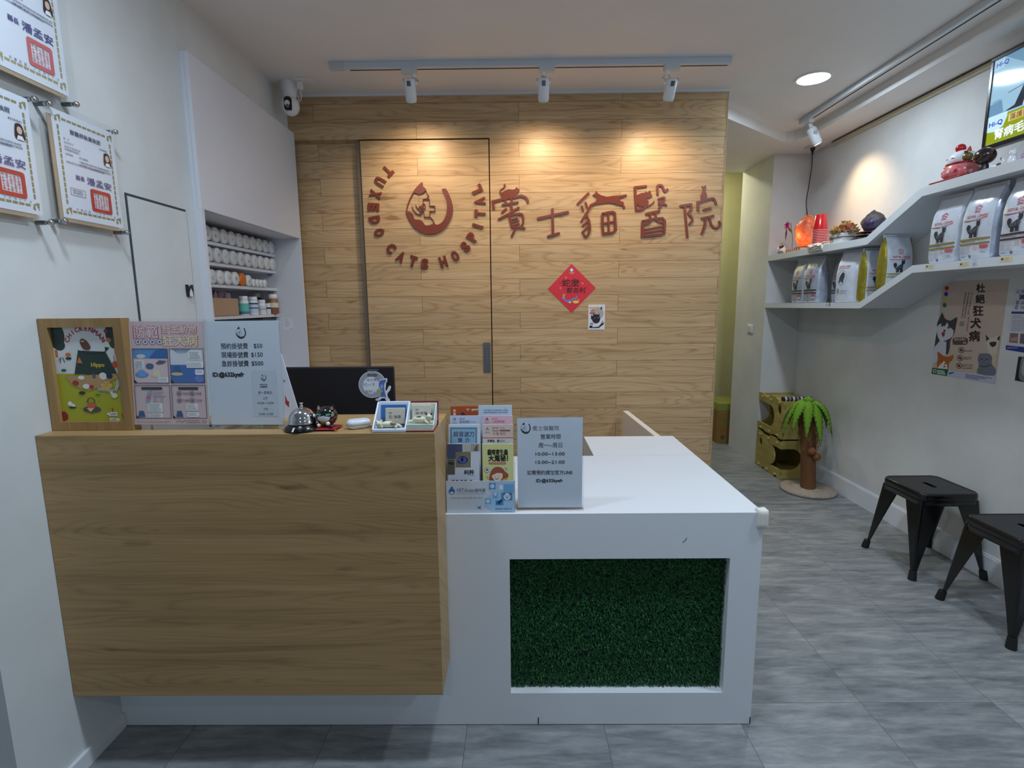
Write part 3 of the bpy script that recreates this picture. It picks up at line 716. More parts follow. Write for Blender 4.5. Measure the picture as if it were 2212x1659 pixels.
c6 = lambda u, v: at(860+u*.1567, 340+v*.1567, Y=B)
def relief(mb, shapes, tf, m=SIGNRED, y0=None, y1=None):
    y0 = LZ0 if y0 is None else y0; y1 = LZ1 if y1 is None else y1
    for sh in shapes:
        kind, pts = sh[0], sh[1]
        if kind == 'p': loop = closed_smooth(pts, 3)
        elif kind == 'P': loop = pts
        else: loop = stroke_poly(smoothline(pts, 4) if kind == 's' else pts, sh[2])
        def fn(u, v, k): q = tf(u, v); return (q.x, (y0, y1)[k], q.z)
        mb.prism(loop, fn, m)
        y1 -= .00004
    return mb
EMB = [('p', [(335, 345), (345, 400), (375, 425), (387, 452), (360, 482), (330, 500), (290, 508), (250, 498), (213, 478), (240, 435), (280, 388)]),
       ('s', [(220, 475), (165, 580), (130, 680), (116, 760)], 15),
       ('p', [(108, 745), (150, 750), (190, 765), (212, 800), (222, 840), (245, 860), (285, 860), (325, 872), (350, 900), (370, 930), (400, 940), (440, 935), (475, 920), (497, 903), (515, 922), (540, 930), (580, 915), (620, 880), (650, 830), (668, 770), (675, 700), (672, 640), (655, 570), (625, 500), (605, 455), (615, 437), (640, 432), (665, 440), (690, 480), (720, 550), (742, 630), (752, 710), (745, 780), (725, 850), (690, 920), (640, 985), (580, 1030), (510, 1058), (440, 1063), (370, 1055), (290, 1020), (220, 965), (165, 890), (130, 820)]),
       ('l', [(384, 450), (398, 490), (408, 515), (421, 527), (414, 545), (392, 570), (350, 578)], 9),
       ('l', [(345, 578), (433, 578), (433, 672), (506, 672), (508, 745), (438, 745), (438, 824), (362, 824), (356, 746), (296, 746), (293, 682), (310, 675)], 10),
       ('l', [(345, 578), (346, 632)], 10), ('s', [(346, 632), (370, 650), (375, 685), (358, 715), (332, 730), (312, 712), (316, 682), (334, 654), (350, 650)], 10), ('p', [(335, 650), (352, 655), (350, 685), (325, 712), (314, 695), (322, 668)]),
       ('s', [(195, 675), (215, 725), (250, 768), (295, 789), (322, 782), (324, 762)], 9), ('s', [(245, 660), (264, 692), (292, 716)], 9), ('s', [(440, 824), (470, 850), (490, 880), (498, 906)], 10)]
tag(relief(MB(), EMB, c6).build('cat_emblem'), 'round brown red cat emblem with a cross in its paws on the sliding door', 'emblem')
c7 = lambda u, v: at(1050+u*.2396, 380+v*.2396, Y=B)
CH = [('賓', 'first', 'stretching cat on top', [('l', [(70, 298), (60, 236), (140, 213), (180, 208)], 22), ('s', [(255, 196), (310, 182), (350, 192), (372, 215), (378, 236)], 22), ('l', [(150, 263), (284, 240)], 20), ('l', [(218, 248), (238, 312)], 20), ('l', [(180, 300), (146, 330)], 20), ('l', [(116, 392), (205, 345), (292, 288)], 21),
        ('l', [(210, 352), (222, 415), (234, 466)], 20), ('s', [(222, 355), (290, 345), (325, 350), (336, 395), (330, 440), (308, 462)], 20), ('l', [(236, 394), (282, 384)], 14), ('l', [(240, 420), (290, 406)], 14), ('l', [(240, 452), (296, 432)], 14), ('l', [(236, 464), (300, 466), (346, 472)], 19), ('l', [(268, 470), (232, 545)], 20)],
        [('s', [(166, 78), (172, 98), (150, 116), (130, 132), (134, 165)], 11), ('P', [(130, 160), (170, 135), (205, 121), (240, 126), (258, 122), (276, 101), (285, 114), (298, 118), (303, 132), (290, 156), (266, 166), (272, 180), (252, 202), (148, 216), (140, 190)]), ('l', [(160, 205), (180, 238)], 14), ('l', [(226, 200), (235, 230)], 13)]),
      ('士', 'second', None, [('l', [(470, 385), (735, 328)], 24), ('l', [(597, 303), (602, 540)], 24), ('l', [(560, 548), (655, 520)], 24)], []),
      ('貓', 'third', 'leaping cat', [('l', [(826, 255), (920, 162)], 23), ('l', [(862, 278), (872, 314)], 20), ('l', [(896, 245), (908, 282)], 20), ('l', [(948, 262), (905, 340), (860, 412)], 21), ('s', [(900, 345), (928, 420), (933, 490), (915, 540), (888, 545), (880, 528)], 21), ('l', [(928, 400), (872, 452)], 19), ('l', [(930, 452), (868, 508)], 19),
        ('l', [(1050, 345), (1046, 440), (1055, 522), (1140, 514), (1166, 490), (1162, 400), (1158, 335), (1145, 328), (1100, 332), (1050, 345)], 23), ('l', [(1100, 340), (1105, 515)], 17), ('l', [(1050, 432), (1160, 412)], 17)],
        [('P', [(958, 176), (985, 155), (993, 136), (1004, 158), (1040, 178), (1090, 190), (1140, 182), (1190, 181), (1262, 168), (1270, 180), (1215, 199), (1196, 208), (1212, 230), (1237, 235), (1241, 262), (1254, 290), (1240, 295), (1222, 266), (1185, 264), (1150, 250), (1100, 245), (1040, 252), (990, 260), (945, 280), (928, 280), (936, 258), (985, 235), (1000, 212), (985, 190)])]),
      ('醫', 'fourth', 'curled cat', [('l', [(1340, 105), (1440, 95)], 21), ('l', [(1343, 108), (1346, 200), (1354, 310)], 22), ('s', [(1354, 308), (1400, 304), (1436, 280), (1445, 262)], 20), ('s', [(1545, 165), (1543, 98), (1562, 86), (1584, 92), (1597, 118), (1610, 140), (1632, 124)], 21), ('s', [(1553, 210), (1603, 196), (1598, 225), (1556, 255)], 18), ('l', [(1558, 238), (1622, 262)], 19), ('s', [(1598, 225), (1580, 262), (1558, 292)], 18),
        ('l', [(1444, 344), (1558, 318)], 22), ('l', [(1475, 348), (1480, 385)], 19), ('l', [(1524, 338), (1530, 378)], 19), ('l', [(1408, 412), (1500, 390), (1590, 382), (1608, 408), (1604, 520), (1580, 530), (1490, 540), (1412, 545), (1408, 412)], 22), ('s', [(1485, 392), (1476, 420), (1432, 438)], 16), ('s', [(1528, 386), (1545, 412), (1590, 424)], 16), ('l', [(1424, 486), (1590, 458)], 15), ('l', [(1424, 516), (1592, 490)], 15)],
        [('P', [(1356, 176), (1400, 155), (1436, 155), (1432, 142), (1450, 150), (1480, 133), (1486, 165), (1497, 186), (1470, 200), (1438, 206), (1465, 232), (1460, 262), (1420, 282), (1378, 276), (1352, 240)]), ('s', [(1455, 276), (1492, 254), (1512, 232)], 10)]),
      ('院', 'fifth', 'sitting cat', [('l', [(1752, 272), (1846, 258)], 22), ('l', [(1786, 275), (1798, 400), (1812, 552)], 21), ('s', [(1843, 262), (1844, 300), (1822, 340), (1848, 368), (1856, 405), (1832, 434)], 20), ('l', [(1908, 312), (1906, 240), (1980, 220)], 21), ('s', [(1975, 218), (2040, 205), (2058, 222), (2070, 256)], 21), ('l', [(1958, 308), (2018, 292)], 20), ('l', [(1942, 386), (2044, 362)], 21), ('s', [(1976, 384), (1964, 460), (1942, 522)], 20), ('s', [(2012, 375), (2020, 425), (2048, 466), (2086, 470), (2106, 440), (2100, 415)], 20)],
        [('P', [(1943, 93), (1955, 99), (1976, 84), (1979, 110), (1970, 130), (1985, 160), (1986, 212), (1936, 220), (1932, 180), (1944, 150), (1955, 126), (1948, 112)])])]
for ch, nth, cat_, strokes, catp in CH:
    p = c7(*strokes[0][1][0])
    t = thing('sign_character', 'brown red %s character %s of the hospital name%s' % (nth, ch, ' with a '+cat_ if cat_ else ', plain strokes only'), 'sign character', (p.x, B, p.z), 'large hospital name characters')
    relief(MB(), strokes, c7).build('strokes', t)
    if catp: relief(MB(), catp, c7, y1=B-.0085).build('cat_silhouette', t)
# ---------------------------------------------------------------- papers on the plank wall
t = thing('red_diamond_poster', 'red diamond new year poster with black characters and a blue snake', 'poster', (at(1235, 623, Y=B).x, B, at(1235, 623, Y=B).z))
c8 = lambda u, v, h: (lambda q: (q.x, B-.0015-h, q.z))(at(1160+u*.09645, 560+v*.09645, Y=B))
MB().prism([(775, 105), (1318, 645), (775, 1200), (240, 670)], lambda u, v, k: c8(u, v, -.0012+.0012*k), mat((214, 48, 62), .5)).build('sheet', t)
A = Art(c8)
BLK = (30, 20, 22)
A.text('蛇麼', 560, 600, 180, BLK, 2, w=390, bold=.012).text('都吉利', 660, 745, 135, BLK, 2, w=415, bold=.014)
A.circ(775, 240, 34, (236, 232, 236), 1).poly([(745, 225), (775, 190), (806, 225)], (236, 232, 236), 1).hoop(775, 240, 44, 10, (86, 92, 150), 2)
A.rect(728, 285, 830, 300, (230, 170, 150)).rect(740, 315, 822, 326, (230, 170, 150))
for (x, y, c) in ((650, 412, (250, 150, 150)), (525, 645, (250, 150, 150)), (1020, 540, (250, 150, 150)), (935, 905, (250, 150, 150)), (515, 540, (170, 20, 50)), (620, 655, (170, 20, 50)), (820, 430, (170, 20, 50)), (1100, 640, (170, 20, 50))): A.hoop(x, y, 20, 9, c)
A.line(smoothline([(600, 855), (630, 915), (670, 945), (720, 925), (760, 940), (800, 890), (850, 885), (880, 870), (888, 835)], 4), 36, (90, 140, 200), 1).circ(602, 805, 32, (226, 130, 96), 2).circ(592, 860, 30, (120, 166, 214), 1)
A.circ(870, 955, 72, (238, 196, 84), 1, 34).circ(735, 965, 30, (240, 210, 190), 1, 18)
A.build('print', t)
q0, q1 = at(1271, 658, Y=B), at(1306, 712, Y=B)
t = thing('cat_postcard', 'small white postcard with black cats on the plank wall', 'postcard', ((q0.x+q1.x)/2, B, (q0.z+q1.z)/2))
MB().box(q0.x, q1.x, B-.0025, B-.0003, q1.z, q0.z, mat((222, 224, 234), .5)).build('sheet', t)
A = Art.flat((q0.x, B-.0025, q0.z), (q1.x-q0.x, 0, 0), (0, 0, q1.z-q0.z), 370, 545, (0, -1, 0))
K = (28, 28, 40)
A.circ(195, 190, 145, (176, 172, 166), 1, 140).circ(175, 310, 92, K, 2, 100).poly([(120, 240), (100, 195), (165, 215)], K, 2).poly([(215, 230), (245, 180), (250, 250)], K, 2).rect(60, 240, 100, 320, K, 2)
A.poly([(135, 285), (165, 290), (150, 298)], (230, 230, 230), 3).poly([(205, 285), (240, 278), (225, 295)], (230, 230, 230), 3)
A.rect(20, 55, 200, 95, (226, 176, 92), 2).rect(40, 120, 140, 140, (96, 120, 150), 2).rect(30, 165, 150, 200, (214, 60, 110), 2)
A.poly([(20, 510), (60, 385), (80, 420), (100, 385), (110, 440), (90, 490), (230, 480), (290, 410), (320, 345), (345, 400), (345, 430), (260, 490), (240, 510)], K, 2).circ(62, 440, 14, (240, 240, 240), 3).circ(92, 442, 14, (240, 240, 240), 3).circ(318, 390, 10, (240, 240, 240), 3)
A.poly([(265, 75), (300, 40), (310, 100), (270, 105)], K, 2)
A.build('print', t)

# ---------------------------------------------------------------- certificates in clear acrylic on the white wall
GOLD, PURP, SEAL = (150, 144, 104), (84, 84, 140), (196, 60, 50)
def certificate(tl, br, label, faded=False, dx=.034, frame=(.02, .02, .026, .03)):
    """tl, br: (Y, Z) corners of the paper"""
    (ya, za), (yb, zb) = tl, br; l_, r_, t_, b_ = frame
    T = thing('framed_certificate', label, 'certificate', (L, (ya+yb)/2, (za+zb)/2), 'licence certificates in clear acrylic frames')
    X0 = L+dx
    MB().box(X0-.004, X0-.001, ya-.012, yb-.02, zb-.012, za-.02, mat((178, 158, 134), .6)).build('tan_panel', T)  # tan panel behind the paper, reaching past its left and bottom edges
    MB().box(X0+.004, X0+.008, ya-l_, yb+r_, zb-b_, za+t_, ACR).build('acrylic_front', T)
    for y in (ya-l_+.010, yb+r_-.010):
        for z in (zb-b_+.012, za+t_-.012):
            bo = MB().cyl((L, y, z), (X0-.004, y, z), .0065, mat((96, 104, 110), .3, .8)).lathe((X0-.004, y, z), [(.006, 0), (.006, .012), (.0085, .012), (.0085, .018), (.006, .022), (0, .0225)], CHROME, 18, (1, 0, 0))
            bo.build('standoff_bolt', T)
    A = Art.flat((X0, ya, za), (0, yb-ya, 0), (0, 0, zb-za), 240, 340, (1, 0, 0))
    A.rect(0, 0, 240, 340, mat((226, 230, 242), .55), 0)
    g = (168, 160, 120) if faded else GOLD
    for i in range(9):
        A.rect(36+i*19, 20, 52+i*19, 28, g); A.rect(36+i*19, 312, 52+i*19, 320, g)
    for i in range(14):
        A.rect(16, 46+i*18, 23, 61+i*18, g); A.rect(217, 46+i*18, 224, 61+i*18, g)
    for x, y in ((20, 24), (220, 24), (20, 316), (220, 316)):
        for k in range(7): A.circ(x+9*math.cos(k*2.1), y+9*math.sin(k*1.7), 3.6, g)
        A.line([(x-9, y+7), (x+3, y-9), (x+10, y+9)], 3, g)
    tk = (70, 74, 110)
    A.text('獸醫師執業執照', 120, 62, 17, (64, 66, 100), 2, 'c', .01)
    A.text('姓　名', 34, 86, 7, tk).text('出生年月日', 34, 98, 7, tk).text('執業機構', 34, 134, 7, tk).text('賓士貓醫院', 84, 134, 7, tk)
    A.lines(170, 74, 214, 1, 8, 5, tk).lines(34, 106, 110, 2, 9, 5, tk, 2, .5).lines(84, 142, 214, 2, 9, 5, tk, 2, .15).lines(34, 154, 200, 1, 9, 5, tk)
    A.poly(closed_smooth([(190, 86), (206, 84), (213, 100), (214, 128), (186, 128), (186, 100)], 3), (58, 44, 48), 2).circ(199.5, 103, 8, (226, 190, 172), 3, 11).poly([(188, 130), (193, 118), (206, 118), (212, 130)], (240, 240, 246), 3)
    A.text('縣長', 62, 206, 17, PURP, 2, bold=.02).text('潘孟安', 104, 211, 27, PURP, 2, bold=.015, w=100)
    sc = (206, 110, 112) if faded else SEAL
    A.poly(rrect(112, 224, 196, 300, 9), sc, 2, [rrect(124, 236, 184, 288, 2)])
    rr = random.Random(5)
    for i in range(5):
        for j in range(5):
            x, y = 127+i*11.2, 239+j*9.6
            for k in range(3):
                if rr.random() < .75: A.rect(x, y+k*3, x+9, y+k*3+1.1, sc)
            A.rect(x+rr.choice((0, 4, 8)), y, x+rr.choice((0, 4, 8))+1.2, y+8, sc) if False else A.rect(x+4, y, x+5.2, y+8, sc)
    if not faded: A.frame(36, 238, 92, 262, 1.2, tk).lines(44, 243, 86, 2, 8, 5, tk, 2, .1)
    for i, s in enumerate('中華民國108年07月'): A.text(s, 50+i*15, 309, 8, tk, 2)
    A.build('certificate_paper', T)
p = lambda x, y: (lambda q: (q.y, q.z))(at(x, y, X=L+.034))
a, b_ = p(106.6, 230), p(267, 495)
certificate((a[0], a[1]), (b_[0]-.001, b_[1]+.002), 'framed licence certificate nearest the flush white door', frame=(.022, .010, .016, .026))
c_ = p(93, 466); certificate((c_[0]-.245, 2.098), (c_[0], c_[1]), 'framed licence certificate partly cut by the photo edge, beside the lower one', frame=(.022, .022, .016, .03))
c_ = p(149, 209); certificate((c_[0]-.245, c_[1]+.345), (c_[0], c_[1]), 'framed certificate with a faded pink seal, mounted highest on the wall', True, frame=(.022, .022, .02, .03))

# ---------------------------------------------------------------- things on the raised counter
def quad(tl, tr, bl, br, W_, H_, lay=.0004):
    tl, tr, bl, br = map(Vector, (tl, tr, bl, br)); n = (bl-tl).cross(tr-tl).normalized(); n = n if n.y < 0 else -n
    return Art(lambda x, y, h: (tl*(1-x/W_)+tr*(x/W_))*(1-y/H_)+(bl*(1-x/W_)+br*(x/W_))*(y/H_)+n*h, lay)
def logo(A, x, y, s, col=(40, 46, 64), l=2):
    k = s/720; f = lambda pts: [(x+(u-430)*k, y+(v-700)*k) for u, v in pts]
    for sh in EMB:
        if sh[0] in 'pP': A.poly(f(closed_smooth(sh[1], 2)), col, l)
        else: A.poly(f(stroke_poly(smoothline(sh[1], 2) if sh[0] == 's' else sh[1], sh[2]*1.1)), col, l)
# the wooden picture frame
fx0, fx1, fz0, fz1, fy = -1.4345, -1.183, PT+.0008, 1.471, 1.572
t = thing('picture_frame', 'pale wood picture frame with a camping cartoon print on the counter end', 'picture frame', ((fx0+fx1)/2, fy, PT))
bw = .0265
FW = MB(); P_ = [(fx0, fz0), (fx1, fz0), (fx1, fz1), (fx0, fz1)]; I_ = [(fx0+bw, fz0+bw), (fx1-bw, fz0+bw), (fx1-bw, fz1-bw), (fx0+bw, fz1-bw)]
for i in range(4):
    j = (i+1) % 4; q = [P_[i], P_[j], I_[j], I_[i]]
    FW.hexa([(x, fy+.036, z) for x, z in q]+[(x, fy, z) for x, z in q], FRAMEWOOD)
FW.build('frame', t)
MB().box(fx0+bw, fx1-bw, fy+.013, fy+.018, fz0+bw, fz1-bw, mat((150, 120, 80), .6)).build('back_board', t)
A = Art.flat((fx0+bw, fy+.0125, fz1-bw), (fx1-fx0-2*bw, 0, 0), (0, 0, -(fz1-fz0-2*bw)), 100, 140, (0, -1, 0))
GR, DG, OR, RD = (176, 176, 44), (42, 62, 58), (214, 120, 60), (176, 50, 60)
A.rect(0, 0, 100, 140, (222, 224, 224), 0).rect(0, 68, 100, 140, GR, 1)
A.circ(7, 12, 13, DG, 1, 20).circ(10, 26, 9, DG, 1, 8).rect(2, 33, 6, 44, OR).circ(93, 10, 10, DG, 1, 18).circ(95, 24, 8, (52, 80, 48), 1, 8).circ(84, 6, 3, RD, 2).circ(87, 19, 3.4, OR, 2).rect(94, 29, 98, 40, OR)
for i, ch in enumerate('CHICKENMAN'):
    a_ = math.radians(-150+i*13.2); A.text(ch, 51+29*math.cos(a_), 36+31*math.sin(a_), 9.5, RD, 2, 'c', .03, rot=a_+PI/2)
A.poly([(28, 69), (38, 34), (46, 69)], DG, 2).poly([(38, 34), (80, 36), (94, 68), (46, 70)], DG, 2).poly([(34, 52), (39, 43), (43, 53)], OR, 3).line([(38, 34), (60, 39), (80, 36)], 1.2, (30, 40, 40), 3).poly([(80, 36), (80, 29), (87, 30)], (36, 42, 46), 2)
A.poly(closed_smooth([(44, 18), (52, 19), (58, 28), (55, 33), (47, 32), (43, 24)], 3), (104, 66, 46), 2).circ(47, 20, 3.4, (104, 66, 46), 3).circ(46, 20.5, 1.2, (230, 180, 110), 4).circ(48.6, 20.5, 1.2, (230, 180, 110), 4)
A.text('Hippo', 66, 58, 8.5, (222, 198, 74), 3, 'c', .03)
A.circ(22, 40, 4.2, OR, 2, 3).circ(22, 45.5, 4.6, DG, 2, 2).circ(93, 55, 5, (206, 80, 44), 2).line([(92, 50), (92.5, 42)], .9, (150, 60, 50), 2).circ(12, 63, 4, (44, 96, 66), 2, 2).line([(13, 44), (15, 51)], 1, DG, 2).line([(6, 48), (10, 44), (8, 52)], .9, DG, 2)
A.poly([(12, 72), (90, 69), (96, 74), (70, 86), (48, 94), (24, 86), (18, 78)], (190, 152, 104), 2)
A.circ(38, 74, 5, (238, 238, 238), 3, 3).circ(44, 87, 5.5, (238, 236, 230), 3, 3.6).circ(28, 82, 5, RD, 3, 4).circ(52, 88, 3.6, RD, 3, 3).circ(72, 72, 6, (236, 234, 230), 3, 5.4).circ(82, 72, 5, (44, 48, 86), 3, 4).rect(56, 68, 60, 75, (90, 92, 92), 3)
A.poly([(63, 88), (90, 92), (84, 96), (60, 93)], (176, 172, 172), 3).circ(76, 86, 9, (226, 184, 92), 3, 6).poly([(88, 92), (94, 74), (97, 84), (90, 96)], (190, 188, 190), 3)
for k in range(9): A.circ(70+random.random()*12, 82+random.random()*8, .7, (190, 84, 40), 4)
A.circ(36, 97, 5, (60, 52, 50), 3, 2.6).circ(86, 101, 5, (232, 228, 200), 3, 4).circ(82, 97, 2.4, (232, 228, 200), 3)
A.circ(48, 122, 14, (84, 84, 84), 2, 5).circ(48, 116, 7, (206, 104, 70), 3, 5).hoop(48, 110, 6, 1.2, (70, 74, 60), 2).poly([(46, 126), (40, 120), (52, 120)], (230, 200, 150), 3)
A.circ(15, 113, 3.6, (240, 238, 226), 2).circ(20, 116, 3, (240, 238, 226), 2).circ(18, 119, 6, DG, 2, 1.6).circ(2, 132, 7, (156, 34, 42), 2).circ(98, 132, 5, (204, 70, 40), 2).circ(60, 100, 4, (60, 130, 60), 2, 1.2)
A.poly([(70, 129), (74, 126), (87, 126), (87, 132), (74, 132)], (236, 234, 222), 2).poly([(74, 135), (87, 135), (91, 138), (87, 140), (74, 140)], (236, 234, 222), 2).rect(79, 120, 81, 126, (150, 90, 50), 2).text('CAMP', 75.5, 130.6, 4.4, (60, 56, 50), 3, w=10).text('LIFE', 76, 139, 4, (60, 56, 50), 3, w=9)
for k in range(14): A.circ(random.uniform(4, 96), random.uniform(98, 138), random.uniform(.4, 1.1), random.choice([(110, 120, 30), (230, 220, 150), (130, 40, 40), DG]), 2, .5)
A.build('print', t)

def stand(px, sheet, label, z0, foot, name='acrylic_sign_stand'):
    """L-shaped clear acrylic stand holding a printed sheet; sheet = four corners"""
    tl, tr, bl, br = map(Vector, sheet); c = (bl+br)/2
    t = thing(name, label, 'sign stand', (c.x, c.y, z0))
    ax = (tr-tl).normalized(); up = (tl-bl).normalized(); n = ax.cross(up).normalized(); n = n if n.y < 0 else -n
    w2, h = (br-bl).length/2, (tl-bl).length
    mid = (tl+tr+bl+br)/4
    for o_ in (.0022, -.0012): MB().obox(mid+n*o_, ax, up, n, w2+.006, h/2+.006, .0009, ACR).build('acrylic_pane', t)
    lowest = bl-up*.006
    f = MB(); zb = z0+.0012
    f.hexa([(bl.x-.006, lowest.y-foot, zb), (br.x+.006, lowest.y-foot, zb), (br.x+.006, lowest.y+.05, zb), (bl.x-.006, lowest.y+.05, zb)]+[(bl.x-.006, lowest.y-foot, zb+.003), (br.x+.006, lowest.y-foot, zb+.003), (br.x+.006, lowest.y+.05, zb+.003), (bl.x-.006, lowest.y+.05, zb+.003)], ACR)
    f.hexa([(bl.x-.006, lowest.y-.002, zb+.003), (br.x+.006, lowest.y-.002, zb+.003), (br.x+.006, lowest.y+.002, zb+.003), (bl.x-.006, lowest.y+.002, zb+.003)]+[(bl.x-.006, lowest.y-.002, lowest.z+.003), (br.x+.006, lowest.y-.002, lowest.z+.003), (br.x+.006, lowest.y+.002, lowest.z+.003), (bl.x-.006, lowest.y+.002, lowest.z+.003)], ACR)
    f.build('foot', t)
    return t
yt_, yb_ = 1.603, 1.578
sh = (at(277, 694, Y=yt_), at(440, 694, Y=yt_), at(291, 917, Y=yb_), at(453, 917, Y=yb_))
t = stand(0, sh, 'acrylic stand holding a pink rabies prevention comic poster', PT, .012)
A = quad(*sh, 1000, 1340)
PK = (226, 200, 204); LN = (70, 66, 92)
A.rect(0, 0, 1000, 1340, mat(PK, .6), 0)
for s, x, y, sz, c1, c2, w_ in (('防範', 60, 205, 170, (196, 92, 120), (244, 222, 224), 330), ('野生動物', 430, 150, 120, (196, 110, 120), (246, 226, 210), 470), ('狂犬病', 430, 310, 160, (206, 150, 120), (250, 232, 206), 480)):
    A.text(s, x, y, sz, c1, 1, bold=.05, w=w_).text(s, x+8, y-4, sz*.97, c2, 2, bold=.012, w=w_-16)
for i in range(4): A.circ(115+i*95, 265, 40, (246, 236, 240), 1).hoop(115+i*95, 265, 40, 7, (110, 84, 150), 2).circ(115+i*95, 265, 17, (120, 116, 130), 2)
for (x0, y0, x1, y1) in ((30, 350, 500, 800), (520, 350, 975, 800), (30, 825, 500, 1260), (520, 825, 975, 1260)): A.frame(x0, y0, x1, y1, 7, LN, 3)
A.rect(37, 357, 493, 480, (96, 156, 214), 1).poly([(240, 480), (330, 380), (420, 357), (493, 370), (493, 480)], (52, 110, 180), 2).circ(140, 450, 60, (228, 226, 220), 2, 26).rect(37, 480, 493, 800, (238, 208, 212), 1)
A.circ(250, 580, 55, (78, 106, 140), 2, 40).poly([(330, 540), (380, 500), (480, 510), (440, 550), (360, 560)], (96, 104, 130), 2)
A.poly(rrect(50, 500, 175, 620, 20), (246, 246, 248), 2).lines(62, 515, 168, 5, 20, 10, LN, 3).poly(rrect(350, 720, 490, 790, 15), (246, 246, 248), 3).lines(362, 732, 480, 3, 18, 9, LN, 4)
A.circ(140, 690, 90, (104, 156, 220), 2, 40).circ(140, 670, 55, (122, 172, 230), 2, 45).circ(340, 690, 80, (226, 216, 196), 2, 38).circ(340, 668, 50, (236, 228, 206), 2, 45)
A.rect(527, 560, 968, 793, (76, 120, 190), 1).rect(527, 357, 968, 560, (230, 232, 240), 1)
for k in range(9): A.poly([(560+k*28, 357), (575+k*28, 357), (640+k*10, 420)], (86, 110, 160), 2)
A.poly([(630, 560), (650, 600), (680, 690), (600, 690), (560, 600)], (60, 104, 160), 2).poly(rrect(770, 375, 950, 500, 40), (248, 248, 250), 2).lines(790, 395, 930, 5, 20, 10, LN, 3).poly(rrect(740, 520, 965, 600, 15), (248, 248, 250), 3).lines(752, 535, 955, 3, 20, 10, LN, 4).poly(rrect(850, 620, 965, 690, 15), (248, 248, 250), 3).lines(862, 632, 955, 2, 22, 10, LN, 4)
A.circ(610, 680, 80, (226, 206, 150), 2, 22).circ(900, 740, 60, (110, 140, 214), 2, 50)
A.poly(rrect(120, 850, 400, 885, 17), (70, 60, 70), 2).poly(rrect(610, 850, 880, 885, 17), (70, 60, 70), 2)
A.poly(closed_smooth([(215, 905), (255, 900), (245, 960), (225, 1030), (190, 1055), (170, 1020), (190, 950)], 3), (150, 170, 200), 2).circ(210, 985, 24, (214, 110, 130), 3)
A.lines(265, 910, 430, 3, 18, 7, LN, 2).rect(265, 968, 440, 976, (120, 140, 160), 2).lines(270, 990, 330, 4, 16, 8, (140, 140, 150), 2).lines(360, 990, 420, 4, 16, 8, (140, 140, 150), 2)
A.poly(rrect(190, 1060, 390, 1180, 20), (246, 246, 248), 2).lines(202, 1073, 380, 6, 18, 8, LN, 3).poly(rrect(200, 1190, 390, 1250, 15), (246, 246, 248), 2).lines(212, 1200, 380, 3, 16, 8, LN, 3)
for (x, y, s) in ((620, 935, '不餵食'), (790, 935, '不棄養'), (620, 1025, '不接觸'), (790, 1025, '不亂摸')): A.hoop(x, y, 34, 6, (110, 70, 96), 2).circ(x, y, 16, (120, 116, 130), 2).text(s, x+42, y+14, 38, (170, 96, 120), 2, w=86)
A.poly(rrect(700, 1065, 860, 1160, 20), (246, 246, 248), 2).lines(712, 1078, 850, 4, 20, 9, LN, 3).poly(rrect(715, 1175, 870, 1240, 20), (246, 246, 248), 2).lines(730, 1190, 860, 2, 20, 9, LN, 3)
for x in (105, 610): A.poly([(x-45, 1240), (x-30, 1160), (x+30, 1160), (x+50, 1240)], (60, 96, 140), 2)
for x in (60, 550): A.poly([(x-30, 1253), (x-30, 1215), (x+15, 1253)], (40, 36, 50), 4)
for x in (60, 550): A.poly([(x-22, 793), (x-22, 750), (x+15, 793)], (40, 36, 50), 4)
A.lines(35, 1300, 500, 1, 20, 11, (120, 110, 120), 2, .05).line(smoothline([(560, 1310), (600, 1290), (640, 1310), (670, 1290), (690, 1300)], 3), 6, (60, 80, 110), 2).lines(700, 1285, 880, 2, 24, 12, LN, 2, .05).frame(905, 1290, 960, 1320, 4, LN, 2)
A.build('poster_sheet', t)

sh = (at(443, 694, Y=yt_), at(601, 692, Y=yt_), at(457, 917, Y=yb_), at(612, 917, Y=yb_))
t = stand(0, sh, 'acrylic stand with a white consultation fee sheet and hospital logo', PT, .012)
A = quad(*sh, 1000, 1340); A.rect(0, 0, 1000, 1340, mat((220, 226, 238), .55), 0)
IK = (44, 50, 66)
logo(A, 480, 150, 160, IK, 1)
for i, (s, v) in enumerate((('預約掛號費', '$50'), ('現場掛號費', '$150'), ('急診掛號費', '$500'))):
    A.text(s, 195, 355+i*112, 84, IK, 1, w=370, bold=.012).text(v, 765, 350+i*112, 80, IK, 1, 'r', .012, w=(118, 158, 158)[i])
A.text('ID:@632kyefr', 62, 715, 78, (28, 32, 44), 2, w=430, bold=.045)
A.rect(600, 640, 940, 1235, (212, 218, 230), 1)
logo(A, 760, 730, 85, IK, 2)
A.frame(705, 815, 805, 860, 6, IK, 2).text('Open', 755, 851, 36, IK, 2, 'c', .02, w=66)
for s, y, w_ in (('周一至周日', 940, 190), ('上午', 1010, 70), ('10:00~13:00', 1072, 225), ('下午', 1155, 66), ('15:00~2100', 1215, 200)): A.text(s, 770, y, 40, (84, 88, 100), 2, 'c', .004, w=w_)
A.build('price_sheet', t)

